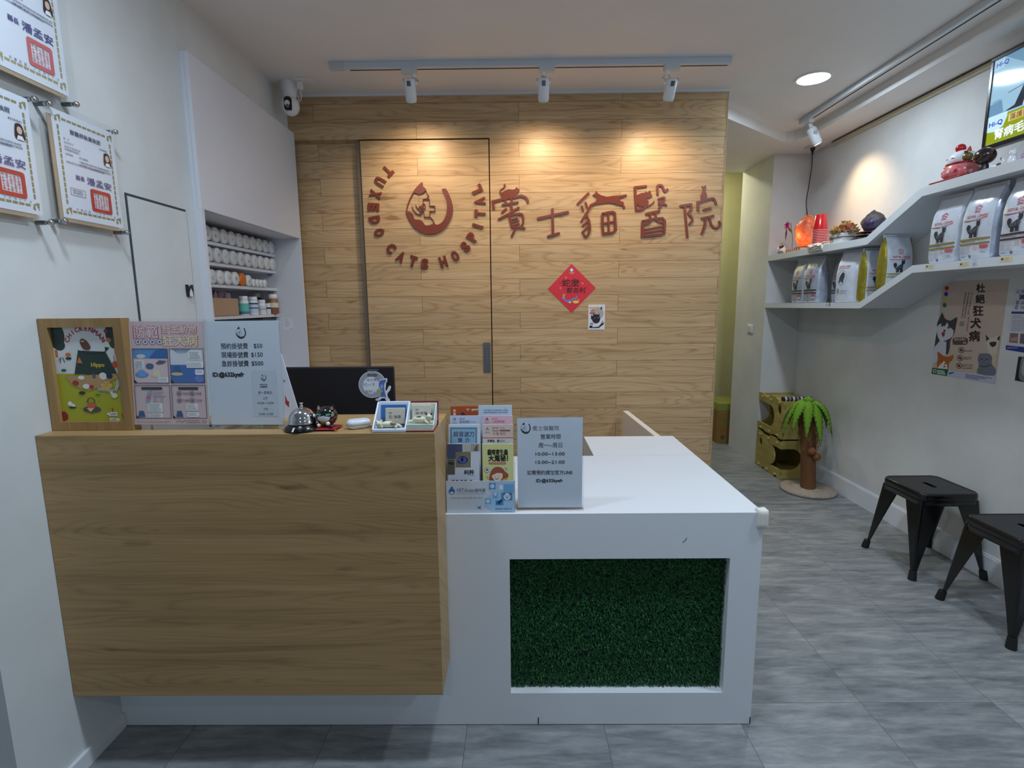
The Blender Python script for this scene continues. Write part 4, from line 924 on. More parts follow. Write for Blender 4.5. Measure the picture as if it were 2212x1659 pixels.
# A-frame card standing behind, with a red arrow
y = 1.73
t = thing('white_card_sign', 'white leaning card with a red arrow behind the fee sheet stand', 'card sign', (at(625, 900, Y=y).x, y, PT))
tri = [(598, 762), (608, 767), (650, 912), (600, 914)]
MB().prism(tri, lambda u, v, k: (lambda q: (q.x, y+.004*k, max(q.z, PT+.0005)))(at(u, v, Y=y)), mat((216, 224, 240), .5)).build('card', t)
A = Art(lambda u, v, h: (lambda q: (q.x, y-.0003-h, q.z))(at(u, v, Y=y)))
A.poly([(616, 853), (621, 866), (624.5, 867), (624.5, 880), (616.5, 872)], (170, 62, 56), 1).line([(613, 820), (615, 826)], 1, IK).line([(612, 823), (616, 822)], 1, IK)
A.build('print', t)

# reception bell
bc = at(650, 925, Z=PT); bx, by = -.656, 1.566
t = thing('reception_bell', 'chrome service bell on a round black base beside the fee sheet', 'bell', (bx, by, PT))
MB().lathe((bx, by, PT), [(.053, .0005), (.0545, .004), (.050, .012), (.043, .017), (.040, .022), (0, .022)], mat((14, 15, 18), .2), 40).build('base', t)
MB().lathe((bx, by, PT), [(.041, .0215), (.0425, .0225), (.0425, .027), (.0405, .029), (.0395, .038), (.035, .051), (.027, .061), (.016, .067), (.006, .069), (0, .069)], CHROME, 44).build('dome', t)
MB().lathe((bx, by, PT), [(.0045, .068), (.0045, .075), (.003, .076), (.003, .080), (.0055, .081), (.0055, .084), (0, .0845)], CHROME, 18).build('button', t)
MB().hexa([(bx-.012, by-.053, PT+.004), (bx-.007, by-.053, PT+.004), (bx-.004, by-.046, PT+.0145), (bx-.009, by-.046, PT+.0145)]+[(bx-.012, by-.0545, PT+.006), (bx-.007, by-.0545, PT+.006), (bx-.004, by-.047, PT+.0165), (bx-.009, by-.047, PT+.0165)], WHITEP).build('sticker', t)
# black lucky cat on its red cushion
cx_, cy_ = -.583, 1.572
t = thing('cushion', 'small red square cushion with gold corner tassels under the black cat figurine', 'cushion', (cx_, cy_, PT))
RC = mat((150, 30, 36), .6)
def pill(d): return 1
cm = MB(); N_ = 10; top = []; bot_ = []
for j in range(N_+1):
    for i in range(N_+1):
        a_, c_ = (i/N_-.5)*2, (j/N_-.5)*2; hgt = .0045*(1-a_**4)*(1-c_**4)
        top.append((cx_+a_*.038+c_*.003, cy_+c_*.034, PT+.0055+hgt)); bot_.append((cx_+a_*.038+c_*.003, cy_+c_*.034, PT+.0055-hgt*1.1))
fs = [(j*(N_+1)+i, j*(N_+1)+i+1, (j+1)*(N_+1)+i+1, (j+1)*(N_+1)+i) for j in range(N_) for i in range(N_)]
cm.add(top, fs, RC, True).add(bot_, [f[::-1] for f in fs], RC, True)
cm.build('pillow', t)
for i, (a_, c_) in enumerate(((-1, -1), (1, -1), (1, 1), (-1, 1))): MB().lathe((cx_+a_*.0385+c_*.003, cy_+c_*.0345, PT+.005), [(.0016, 0), (.0022, .003), (.0016, .006), (.003, .010)], mat((196, 160, 90), .4, .6), 10, (a_, c_, -.35)).build('tassel', t)
z0 = PT+.0105; GB = mat((20, 22, 24), .15, coat=.6); C0 = Vector((cx_, cy_+.002, z0+.030))
t = thing('lucky_cat', 'round black lucky cat figurine with green eyes on a red cushion', 'figurine', (cx_, cy_, z0))
MB().ball(C0, (.0325, .0285, .0305), GB, 30, 18).build('body', t)
for s in (-1, 1):
    MB().lathe((C0.x+s*.019, C0.y-.006, C0.z+.022), [(.0075, 0), (.0055, .006), (.0006, .014)], GB, 12, (s*.25, 0, 1)).lathe((C0.x+s*.0195, C0.y-.0105, C0.z+.0225), [(.0045, 0), (.003, .005), (.0005, .0095)], mat((178, 118, 108), .4), 10, (s*.25, -.1, 1)).build('ear', t)
def on(u, v, d=0.0006):   # point on the front of the body
    x, z = u*.0325, v*.0305; q = max(0, 1-u*u-v*v)
    return Vector((C0.x+x, C0.y-.0285*math.sqrt(q)-d, C0.z+z))
A = Art(lambda x, y, h: on(x, y, .0010+h*3), .0003)
A.patch(closed_smooth([(-.62, -.02), (-.2, .12), (.12, .12), (.55, -.02), (.45, -.26), (.1, -.38), (-.3, -.36), (-.58, -.2)], 3), mat((222, 224, 230), .25), 1)
A.patch(closed_smooth([(-.55, .26), (-.3, .40), (-.24, .27), (-.4, .2)], 3), mat((70, 168, 104), .2), 1).patch(closed_smooth([(.2, .28), (.4, .40), (.55, .3), (.4, .18), (.26, .2)], 3), mat((70, 168, 104), .2), 1)
A.patch(closed_smooth([(-.3, -.40), (.25, -.40), (.36, -.62), (.1, -.80), (-.12, -.80), (-.34, -.64)], 3), mat((176, 138, 48), .3, .5), 2)
A.poly(stroke_poly(smoothline([(-.8, -.25), (-.5, -.36), (-.1, -.44), (.3, -.42), (.6, -.3), (.86, -.05)], 4), .1), mat((170, 36, 36), .3), 3)
A.poly(stroke_poly([(-.6, .1), (-.2, .13), (0, .2), (.2, .13), (.6, .05)], .045), mat((226, 228, 232), .25), 2)
for k in range(3): A.poly(stroke_poly([(.66, .3-.09*k), (.84, .34-.1*k)], .035), mat((200, 190, 150), .3), 1)
A.build('painted_face', t)
for (x, y, z, r) in ((-.036, -.008, .002, .0062), (-.017, -.024, -.024, .006), (.012, -.027, -.018, .0062), (.02, -.025, -.027, .006)):
    MB().ball(C0+Vector((x, y, z)), r, mat((222, 222, 224), .25) if x != .02 else GB, 14, 9).build('paw', t)
# white oval gadget
gx, gy = -.490, 1.585; yaw = .5
rot = Matrix.Rotation(yaw, 3, 'Z')
t = thing('remote_gadget', 'small white rounded plastic device lying between the cat and the card holders', 'device', (gx, gy, PT))
o2 = lambda w_, d_: [rot @ Vector((x, y, 0)) for x, y in rrect(-w_, -d_, w_, d_, min(w_, d_)*.85, 6)]
def lay_(w_, d_, z): return [Vector((gx, gy, PT+z))+q for q in o2(w_, d_)]
MB().ring([lay_(.028, .017, .001), lay_(.034, .021, .004), lay_(.036, .0225, .012)], WHITEP).build('base', t)
MB().ring([lay_(.0355, .022, .0125), lay_(.037, .0235, .014), lay_(.036, .0225, .022), lay_(.030, .018, .0265)], mat((222, 228, 240), .3)).build('lid', t)

# card holders
def rot_box(mb, c, w_, d_, h, m, ang, axis='X'):
    R_ = Matrix.Rotation(ang, 3, axis)
    mb.obox(c, R_ @ Vector((1, 0, 0)), R_ @ Vector((0, 1, 0)), R_ @ Vector((0, 0, 1)), w_/2, d_/2, h/2, m); return mb
HW = mat((214, 222, 240), .35); hx, hy = -.381, 1.535
t = thing('card_holder', 'white and blue business card holder with a sleeping cream cat', 'card holder', (hx, hy, PT))
w_ = .101
MB().box(hx-w_/2, hx+w_/2, hy-.017, hy+.072, PT+.0005, PT+.011, HW).build('base', t, bevel=.003)
MB().box(hx-w_/2+.010, hx+w_/2-.006, hy+.004, hy+.062, PT+.011, PT+.0118, mat((64, 70, 84), .5)).build('tray_floor', t)
ba = MB(); tilt = -.18
cB = Vector((hx, hy+.064, PT+.044)); rot_box(ba, cB, w_-.004, .006, .072, HW, tilt); ba.build('back', t, bevel=.003)
n_ = Matrix.Rotation(tilt, 3, 'X'); blue = MB(); rot_box(blue, cB+n_ @ Vector((-.001, -.0034, -.003)), w_-.022, .001, .056, mat((58, 112, 176), .45), tilt); blue.build('blue_panel', t)
for s in (-1, 1):
    MB().prism([(hy-.012, PT+.011), (hy+.066, PT+.011), (hy+.072, PT+.078), (hy+.064, PT+.078)], lambda y, z, k: (hx+s*(w_/2-.0045*k), y, z), HW).build('side', t)
def namecard(hx, y, z, name, tilt, label, w_=.056, h=.046, title='醫師'):
    u = thing('business_card', label, 'business card', (hx, y, z)); Rm_ = Matrix.Rotation(tilt, 3, 'X')
    m = MB(); c = Vector((hx, y, z+h/2)); m.obox(c, Vector((1, 0, 0)), Rm_ @ Vector((0, 1, 0)), Rm_ @ Vector((0, 0, 1)), w_/2, .004, h/2, mat((214, 206, 190), .6)); m.build('card_stack', u, bevel=.0015)
    tl = c+Rm_ @ Vector((-w_/2, -.0043, h/2)); A = Art.flat(tl, (w_, 0, 0), Rm_ @ Vector((0, 0, -h)), 100, 80, Rm_ @ Vector((0, -1, 0)))
    A.text(title, 18, 28, 9, (120, 116, 112), 1).text(name, 18, 50, 17, (76, 76, 80), 1, w=62); A.build('print', u)
namecard(hx+.007, hy+.046, PT+.0125, '石 海蓉', -.14, 'cream business cards standing in the white and blue holder', .060, .050)
CRM = mat((226, 222, 190), .3)
def lying_cat(cx, cy, z, s, label, dark=False, loaf=False):
    u = thing('cat_figurine', label, 'figurine', (cx, cy, z))
    b = MB()
    if not loaf:
        b.ball((cx-.004*s, cy, z+.0095*s), (.026*s, .0105*s, .0095*s), CRM, 22, 12).ball((cx-.030*s, cy-.004*s, z+.0105*s), (.011*s, .010*s, .0102*s), CRM, 18, 12)
        b.tube([(cx+.010*s, cy, z+.006*s), (cx+.022*s, cy-.010*s, z+.004*s), (cx+.020*s, cy-.016*s, z+.0035*s)], [.005*s, .004*s, .0032*s], CRM).tube([(cx+.014*s, cy+.002*s, z+.008*s), (cx+.030*s, cy-.002*s, z+.006*s), (cx+.036*s, cy-.008*s, z+.004*s)], [.0055*s, .0045*s, .0036*s], CRM)
        b.tube([(cx-.018*s, cy, z+.006*s), (cx-.022*s, cy-.012*s, z+.0035*s)], [.004*s, .0032*s], CRM)
        b.lathe((cx-.036*s, cy-.004*s, z+.018*s), [(.0045*s, 0), (.0006*s, .007*s)], CRM, 10, (-.5, 0, 1)).lathe((cx-.024*s, cy-.004*s, z+.019*s), [(.0045*s, 0), (.0006*s, .007*s)], CRM, 10, (.4, 0, 1))
        b.build('body', u)
        DKE = mat((96, 78, 60), .5); f = MB()
        for a_, c_ in ((-.004, .002), (.004, .002), (0, -.002)): f.ball((cx-.030*s+a_*s, cy-.0142*s, z+.0105*s+c_*s), .0011*s, DKE, 8, 6)
        f.ball((cx+.012*s, cy-.006*s, z+.013*s), (.010*s, .0065*s, .006*s), mat((150, 142, 110), .4), 14, 8); f.ball((cx-.037*s, cy-.006*s, z+.016*s), (.0035*s, .003*s, .004*s), mat((150, 116, 84), .4), 10, 6)
        f.build('markings', u)
    else:
        b.ball((cx-.004*s, cy, z+.012*s), (.030*s, .011*s, .0115*s), CRM, 22, 12).ball((cx+.028*s, cy-.003*s, z+.022*s), (.0115*s, .0105*s, .0108*s), CRM, 18, 12).tube([(cx+.018*s, cy, z+.013*s), (cx+.026*s, cy-.002*s, z+.02*s)], [.0095*s, .008*s], CRM, 12)
        b.tube([(cx+.014*s, cy-.006*s, z+.010*s), (cx+.022*s, cy-.013*s, z+.0045*s), (cx+.027*s, cy-.014*s, z+.003*s)], [.006*s, .0042*s, .0035*s], CRM).tube([(cx+.020*s, cy, z+.01*s), (cx+.034*s, cy-.006*s, z+.0045*s), (cx+.042*s, cy-.008*s, z+.003*s)], [.006*s, .0042*s, .0036*s], CRM)
        b.tube([(cx-.024*s, cy, z+.010*s), (cx-.036*s, cy-.004*s, z+.007*s), (cx-.046*s, cy-.006*s, z+.0065*s)], [.007*s, .005*s, .0042*s], CRM)
        b.build('body', u); f = MB(); DKE = mat((40, 44, 52), .4)
        for sg in (-1, 1): f.lathe((cx+.028*s+sg*.0075*s, cy-.003*s, z+.030*s), [(.0045*s, 0), (.0006*s, .009*s)], DKE, 10, (sg*.3, 0, 1))
        f.ball((cx-.006*s, cy, z+.0185*s), (.016*s, .008*s, .0055*s), DKE, 14, 8)
        for a_ in (-.004, .004): f.ball((cx+.028*s+a_*s, cy-.0128*s, z+.0235*s), .001*s, DKE, 8, 6)
        f.build('markings', u)
lying_cat(hx-.001, hy+.002, PT+.0120, 1.0, 'cream cat figurine lying on its side in the white and blue card holder')
hx, hy = -.290, 1.540
t = thing('card_holder', 'open book shaped card holder with dark red cover and cream pages', 'card holder', (hx, hy, PT))
MAR, PG = mat((128, 34, 44), .5), mat((206, 216, 196), .55); w_ = .086
MB().box(hx-w_/2, hx+w_/2, hy-.020, hy+.066, PT+.0005, PT+.005, MAR).build('cover_base', t, bevel=.0015)
pg = MB()
for i in range(4): pg.box(hx-w_/2+.002+.0004*i, hx+w_/2-.004, hy-.017+.001*i, hy+.060, PT+.005+.0044*i, PT+.005+.0044*i+.004, mat((206-i*2, 212-i, 190+i*3), .55))
pg.build('pages', t)
cv = MB(); rot_box(cv, (hx+.0015, hy+.066, PT+.042), w_+.002, .005, .074, MAR, -.16); cv.build('cover_back', t, bevel=.001)
pv = MB(); rot_box(pv, (hx, hy+.060, PT+.040), w_-.004, .006, .068, PG, -.16); pv.build('page_back', t, bevel=.002)
MB().prism([(hy-.012, PT+.02), (hy+.060, PT+.02), (hy+.068, PT+.072), (hy+.060, PT+.074)], lambda y, z, k: (hx+w_/2-.001-.003*k, y, z), mat((206, 214, 216), .5)).build('page_side', t)
namecard(hx-.004, hy+.050, PT+.0235, '梁沛恩', -.14, 'cream business cards standing in the dark red book holder', .058, .046)
lying_cat(hx+.002, hy+.006, PT+.0228, .86, 'cream cat with black ears and saddle lying on the book holder', loaf=True)

# monitor behind the counter with the paper sign taped on
my = 2.10; m0, m1 = -1.045, -.4965; z1m = 1.257
t = thing('computer_monitor', 'black computer monitor seen from behind over the raised counter', 'monitor', ((m0+m1)/2, my, WT))
MB().box(m0, m1, my, my+.022, .935, z1m, mat((16, 17, 24), .5)).build('back_shell', t, bevel=.004)
MB().box(m0+.004, m1-.004, my+.022, my+.026, .94, z1m-.004, mat((8, 8, 10), .2)).build('screen', t)
MB().hexa([((m0+m1)/2+a_, my+b__, z) for z in (WT+.012, 1.05) for a_, b__ in ((-.035, -.03), (.035, -.03), (.035, -.012), (-.035, -.012))], BLACKP).box((m0+m1)/2-.035, (m0+m1)/2+.035, my-.03, my-.0005, 1.0, 1.05, BLACKP).build('stand', t)
MB().box((m0+m1)/2-.11, (m0+m1)/2+.11, my-.09, my+.07, WT+.0008, WT+.012, BLACKP).build('stand_base', t, bevel=.003)
c9 = lambda u, v, h=0.: (lambda q: (q.x, my-.0006-h, q.z))(at(740+u*.10398, 780+v*.10398, Y=my))
t = thing('paper_sign', 'round white paper sign with a blue cat cutout taped to the black monitor', 'paper sign', c9(620, 485))
cm = MB(); WB2 = mat((214, 220, 230), .5)
cat_o = closed_smooth([(868, 372), (900, 352), (930, 362), (926, 430), (895, 470), (890, 560), (905, 620), (940, 560), (965, 515), (1000, 515), (1008, 545), (985, 610), (930, 680), (950, 760), (984, 800), (978, 832), (930, 838), (900, 810), (885, 775), (830, 770), (800, 785), (770, 818), (700, 818), (684, 795), (720, 770), (755, 755), (790, 690), (760, 560), (745, 500), (760, 410), (800, 380)], 2)
cm.prism([[(620+284*math.cos(2*PI*k/48), 485+278*math.sin(2*PI*k/48)) for k in range(48)]], lambda u, v, k: c9(u, v, .0006*k), WB2).prism(cat_o, lambda u, v, k: c9(u, v, .0002+.0007*k), WB2)
cm.build('card', t)
A = Art(lambda u, v, h: c9(u, v, .0007+h), .0003)
A.poly(arc(620, 485, 272, 0, 353, 50, 266), (150, 156, 168), 1).circ(590, 500, 165, (208, 214, 226), 2, 180).rect(510, 165, 745, 212, mat((74, 78, 92), .3), 1)
kk = (34, 40, 58)
A.text('SINGEN', 620, 305, 58, kk, 3, 'c', .05, w=205).rect(515, 318, 715, 326, kk, 3)
A.text('沒人嗎？', 495, 410, 62, kk, 3, w=250).text('叮一下', 442, 522, 76, kk, 3, w=235).text('就好', 480, 658, 68, kk, 3, w=140).line(smoothline([(640, 640), (656, 656), (672, 640)], 3), 7, kk, 3).circ(648, 618, 5, kk, 3).circ(668, 618, 5, kk, 3)
A.poly(closed_smooth([(790, 400), (850, 388), (895, 385), (905, 425), (870, 465), (866, 560), (880, 640), (900, 720), (910, 785), (880, 745), (790, 745), (775, 770), (790, 690), (800, 620), (775, 560), (755, 500), (765, 430)], 2), (78, 104, 168), 4).poly(closed_smooth([(790, 500), (830, 480), (840, 560), (800, 570)], 2), (140, 166, 216), 5).poly([(705, 590), (790, 600), (860, 600), (800, 660), (740, 670)], (150, 170, 90), 5).poly([(770, 760), (740, 800), (700, 800)], (120, 140, 190), 4)
A.build('print', t)
# ---------------------------------------------------------------- brochures and the opening hours sign on the desk
ht = thing('brochure_holder', 'clear stepped brochure holder with a pale blue front card on the white desk', 'brochure holder', (-.126, 1.76, WT))
TY = [1.726, 1.752, 1.778, 1.804]
hb = MB()
for k, y in enumerate(TY):
    z1 = (.905, .965, 1.03, 1.09)[k]
    MB().box(-.242, -.008, y-.0085, y-.0065, WT+.0012, z1-.0, ACR).build('acrylic_step', ht)
MB().box(-.242, -.008, TY[3]+.012, TY[3]+.014, WT+.0012, 1.14, ACR).build('acrylic_back', ht)
for x in (-.243, -.0085): MB().prism([(1.703, WT+.0012), (TY[3]+.014, WT+.0012), (TY[3]+.014, 1.12), (TY[3]-.01, 1.09), (1.703, .90)], lambda y, z, k: (x+.0015*k, y, z), ACR).build('acrylic_side', ht)
MB().box(-.242, -.008, 1.703, TY[3]+.012, WT+.0004, WT+.0012, ACR).build('acrylic_base', ht)
c4 = lambda u, v, y, h=0.: (lambda q: (q.x, y-h, q.z))(at(950+u*.1507, 870+v*.1507, Y=y))
fy_ = 1.7025
q0, q1 = c4(95, 1123, fy_), c4(1080, 1585, fy_)
MB().box(-.2415, -.0085, fy_, fy_+.0015, WT+.0013, q0[2], mat((206, 214, 226), .4)).build('front_card', ht)
A = Art(lambda u, v, h: (lambda q: (min(max(q[0], -.2415), -.0085), q[1], max(q[2], WT+.0014)))(c4(u, v, fy_, .0003+h)), .0003)
BL1, BL2, BL3 = (74, 142, 204), (120, 176, 226), (168, 206, 238)
A.poly([(705, 1130), (1065, 1130), (1075, 1560), (760, 1560), (640, 1480), (650, 1380), (760, 1290), (700, 1240)], BL3, 1)
for (x0, y0, x1, y1, c) in ((708, 1150, 800, 1240, BL1), (910, 1165, 1060, 1290, BL2), (850, 1180, 910, 1245, (226, 238, 248)), (650, 1370, 735, 1450, BL2), (760, 1290, 830, 1370, BL2), (880, 1290, 1040, 1400, BL1), (800, 1400, 910, 1470, BL1)): A.rect(x0, y0, x1, y1, c, 2)
A.circ(755, 1195, 32, (206, 222, 238), 3).circ(965, 1345, 50, (220, 228, 238), 3).poly([(905, 1300), (930, 1285), (935, 1330)], (90, 96, 120), 4).poly([(1000, 1290), (1030, 1300), (1000, 1330)], (90, 96, 120), 4).circ(950, 1340, 6, (40, 50, 70), 4).circ(985, 1338, 6, (40, 50, 70), 4).circ(965, 1360, 9, (40, 50, 70), 4).poly([(810, 1440), (880, 1380), (900, 1400), (860, 1450)], (44, 62, 100), 3).circ(795, 1310, 22, (220, 232, 244), 3).circ(690, 1410, 26, (214, 228, 242), 3).circ(880, 1205, 22, (236, 240, 246), 3)
A.circ(173, 1270, 44, (44, 112, 176), 2).circ(173, 1220, 18, (44, 112, 176), 2).circ(173, 1290, 24, (214, 226, 240), 3, 16)
A.text('VETdicate', 242, 1278, 74, (90, 104, 124), 2, w=255).text('寵特寶', 505, 1278, 60, (90, 104, 124), 2, w=150).lines(242, 1295, 650, 1, 10, 12, (150, 160, 176), 2, .05).text('serve our pets with the best', 160, 1372, 36, (130, 140, 156), 2, w=450)
A.poly([(540, 1475), (560, 1495), (600, 1470), (580, 1500), (600, 1530), (565, 1510), (540, 1525), (552, 1500)], (46, 110, 176), 2).text('瑟普股份有限公司', 795, 1532, 30, (44, 52, 66), 3, w=235).text('Taiwan Medical Corporation', 795, 1560, 15, (70, 78, 92), 3, w=235)
A.build('front_print', ht)['label'] = 'printed front card with blue pet photos'
def brochure(tier, corners, col, label, draw, zb=None):
    y = TY[tier]; (u0, v0), (u1, v1) = corners
    a, b_ = c4(u0, v0, y), c4(u1, v1, y)
    z0 = WT+.0025
    t = thing('brochure', label, 'brochure', ((a[0]+b_[0])/2, y, z0), 'brochures in the stepped holder')
    MB().box(a[0], b_[0], y, y+.004, z0, a[2], mat(col, .5)).build('sheets', t)
    A = Art(lambda u, v, h: c4(u, v, y, .0002+h), .0003); draw(A); A.build('print', t)
def d1(A):
    A.rect(105, 590, 325, 810, (74, 82, 116)).rect(335, 585, 445, 700, (190, 190, 186)).rect(445, 585, 570, 695, (168, 166, 160), 1).poly([(480, 690), (520, 610), (545, 600), (545, 690)], (116, 96, 76), 2).rect(105, 815, 217, 1030, (96, 92, 82)).rect(225, 705, 443, 925, (128, 122, 104), 2)
    A.poly(closed_smooth([(252, 845), (290, 775), (350, 768), (404, 810), (380, 860), (300, 872)], 3), (36, 36, 52), 3).circ(325, 822, 62, (74, 100, 196), 4, 44).circ(322, 815, 18, (20, 22, 40), 5, 30).poly([(110, 860), (150, 850), (215, 870), (170, 895)], (40, 36, 36), 2)
    A.text('純粹', 350, 1022, 72, (44, 44, 66), 2, bold=.02, w=140).lines(415, 1032, 500, 1, 10, 12, (70, 74, 100), 2, .05)
    for x in (175, 230, 298, 352, 432): A.rect(x, 1106, x+34, 1120, (30, 30, 44), 2)
def d2(A):
    A.text('貓咪寄生蟲', 685, 742, 88, (38, 38, 36), 2, bold=.03, w=290).text('大蒐祕！', 700, 830, 92, (38, 38, 36), 2, bold=.04, w=275).poly(rrect(703, 852, 950, 880, 14), (190, 104, 84), 2).lines(722, 861, 935, 1, 10, 11, (240, 220, 200), 3, .02)
    A.poly(closed_smooth([(720, 1118), (712, 1060), (735, 980), (780, 930), (840, 918), (900, 940), (940, 990), (980, 1020), (975, 1070), (920, 1090), (890, 1118)], 3), (168, 86, 66), 2).poly(closed_smooth([(755, 1030), (880, 1000), (900, 1060), (870, 1110), (800, 1118), (760, 1080)], 3), (244, 226, 208), 3).poly([(745, 990), (840, 965), (900, 990), (900, 1010), (820, 1005), (750, 1040)], (168, 86, 66), 4)
    A.line(smoothline([(795, 1084), (820, 1092), (845, 1080)], 3), 10, (190, 70, 60), 4).line([(780, 1052), (797, 1056)], 5, (60, 50, 50), 4).line([(835, 1046), (852, 1044)], 5, (60, 50, 50), 4).poly([(905, 1090), (960, 1085), (980, 1118), (900, 1118)], (232, 186, 66), 3)
    A.circ(675, 962, 36, (236, 240, 244), 2).hoop(675, 962, 36, 5, (90, 90, 110), 3).circ(677, 960, 16, (70, 76, 130), 3).line([(930, 950), (945, 930), (955, 965), (968, 945)], 5, (110, 120, 90), 2).line([(670, 1060), (690, 1062), (676, 1080), (692, 1082)], 5, (110, 120, 90), 2)
def d3(A):
    A.rect(148, 352, 535, 590, (92, 150, 190)).rect(172, 378, 512, 590, (150, 188, 216), 2).text('超音波刀', 196, 480, 80, (36, 48, 84), 3, bold=.012, w=295).text('簡', 258, 565, 72, (36, 48, 84), 3, bold=.012).text('介', 362, 565, 72, (36, 48, 84), 3, bold=.012)
def vm(A, x, y, c): A.circ(x, y, 20, c, 2).circ(x, y-24, 9, c, 2).circ(x, y+6, 10, (230, 236, 240), 3).rect(x-34, y+38, x+36, y+46, (150, 156, 170), 2)
def d4(A):
    vm(A, 682, 385, (70, 150, 170)); A.text('寵特寶 小分子', 755, 372, 30, (160, 110, 110), 2, w=175).text('Emerkol 寡膠營養劑', 757, 408, 26, (96, 70, 70), 2, bold=.02, w=250).text('犬/貓 系列', 757, 458, 46, (170, 96, 100), 2, w=180)
    A.rect(612, 498, 1055, 508, (190, 70, 70), 2).rect(612, 508, 1055, 592, (222, 222, 230), 1).text('熱量高、腸少少！', 685, 560, 40, (30, 30, 36), 2, bold=.02, w=245).lines(750, 578, 1000, 1, 10, 12, (40, 40, 46), 2, .05)
def d5(A): vm(A, 213, 245, (70, 140, 170)); A.text('寵特寶', 282, 240, 26, (130, 140, 170), 2).text('腸道健康', 282, 288, 44, (110, 120, 160), 2, w=145).text('系列產品', 438, 284, 24, (150, 160, 190), 2, w=75)
def d6(A): vm(A, 677, 245, (64, 90, 150)); A.text('寵特寶', 748, 240, 26, (200, 140, 160), 2).text('心血管系統', 748, 285, 44, (196, 100, 130), 2, w=182).rect(900, 302, 990, 308, (60, 60, 90), 2)
def d7(A): A.text('bi・guard', 388, 108, 46, (240, 226, 214), 2, bold=.03, w=160).text('愛', 193, 130, 40, (240, 230, 220), 2, bold=.03).text('護', 193, 176, 40, (240, 230, 220), 2, bold=.03).poly([(300, 178), (318, 128), (360, 160), (370, 178)], (60, 56, 76), 2)
def d8(A):
    for j, s in enumerate(('利用基因工程專業的生產線', '寵物專用膠囊每粒可達五百毫克')): A.text(s, 630, 115+j*32, 22, (70, 80, 116), 2, w=350)
    A.circ(940, 78, 14, (150, 180, 214), 2, 5)
brochure(0, ((106, 590), (572, 1120)), (216, 222, 236), 'white brochure with a cat eye photo in the lowest step', d1)
brochure(0, ((606, 592), (1060, 1120)), (226, 226, 160), 'yellow cat parasite brochure with a red haired girl in the lowest step', d2)
brochure(1, ((125, 315), (585, 600)), (222, 230, 240), 'white brochure with a blue title block behind the cat eye brochure', d3)
brochure(1, ((612, 312), (1055, 600)), (230, 206, 200), 'peach pink brochure right behind the yellow brochure', d4)
brochure(2, ((145, 188), (580, 330)), (206, 216, 238), 'pale lilac blue brochure behind the white brochure with a blue title block', d5)
brochure(2, ((608, 186), (1045, 330)), (232, 196, 210), 'rose pink brochure behind the peach pink brochure', d6)
brochure(3, ((152, 52), (548, 200)), (182, 84, 40), 'orange brochure with white title in the highest step', d7)
brochure(3, ((556, 40), (1035, 200)), (204, 222, 238), 'pale blue brochure beside the orange one in the highest step', d8)

yt_, yb_ = 1.742, 1.722
sh = (at(1117, 903, Y=yt_), at(1259, 901, Y=yt_), at(1119, 1096, Y=yb_), at(1257, 1096, Y=yb_))
t = stand(0, sh, 'acrylic stand with the opening hours sheet on the white desk', WT, .014)
A = quad(*sh, 950, 1290); A.rect(0, 0, 950, 1290, mat((212, 218, 232), .5), 0)
IK2 = (34, 40, 58)
logo(A, 122, 145, 165, IK2, 1)
A.text('賓士貓醫院', 222, 178, 74, (60, 64, 80), 1, w=385).text('營業時間', 484, 300, 78, IK2, 1, 'c', .008, w=290).text('周一~周日', 480, 422, 78, IK2, 1, 'c', .008, w=345).text('10:00~13:00', 478, 540, 66, IK2, 1, 'c', .02, w=425).text('15:00~21:00', 478, 658, 66, IK2, 1, 'c', .02, w=425).text('如需預約請加官方', 140, 812, 72, IK2, 1, w=535, bold=.006).text('LINE', 682, 808, 64, IK2, 1, bold=.02, w=122).text('ID:@632kyefr', 468, 922, 64, IK2, 1, 'c', .03, w=392)
A.build('hours_sheet', t)

# ---------------------------------------------------------------- angled wall shelf with pet food
st = thing('wall_shelf', 'white two board shelf that steps up diagonally along the grey wall', 'shelf', (2.4, 3.2, 1.45))
UP = [(HD-.002, 1.908), (3.48, 1.904), (3.05, 2.118), (1.4, 2.121), (1.4, 2.070), (3.034, 2.070), (3.467, 1.858), (HD-.002, 1.861)]
LO = [(HD-.002, 1.492), (3.49, 1.494), (3.054, 1.699), (1.4, 1.701), (1.4, 1.657), (3.050, 1.657), (3.477, 1.455), (HD-.002, 1.451)]
for n_, pr in (('upper_board', UP), ('lower_board', LO)): MB().prism(pr, lambda y, z, k: ((HX, R-.001)[k], y, z), SHELFW).build(n_, st, bevel=.0015)
for i, (x, y, c) in enumerate(((2068-60, 576, (216, 210, 180)), (2083, 571, (216, 208, 170)), (2173, 560, (222, 206, 170)))):
    p = at(x, y, X=HX)
    t = thing('price_tag', 'small cream price tag on the shelf edge under the %s upper food bag' % ('first', 'second', 'third')[i], 'price tag', p, 'cream price tags on the shelf edge')
    A = Art.flat((HX-.0006, p.y+.03, p.z+.012), (0, -.06, 0), (0, 0, -.024), 60, 24, (-1, 0, 0)); A.rect(0, 0, 60, 24, c, 1).rect(6, 5, 18, 16, (110, 74, 60), 2).lines(22, 6, 54, 2, 8, 4, (120, 100, 84), 2); A.build('tag', t)
p = at(2105, 568, X=HX); A = Art.flat((HX-.0006, p.y+.02, p.z+.022), (0, -.04, 0), (0, 0, -.044), 40, 44, (-1, 0, 0)); A.poly(closed_smooth([(20, 2), (34, 20), (32, 38), (20, 43), (8, 38), (6, 20)], 3), (190, 204, 216), 1).circ(20, 28, 7, (150, 166, 182), 2)
tag(A.build('shelf_sticker', None), 'pale drop shaped sticker on the shelf edge between two price tags', 'sticker')
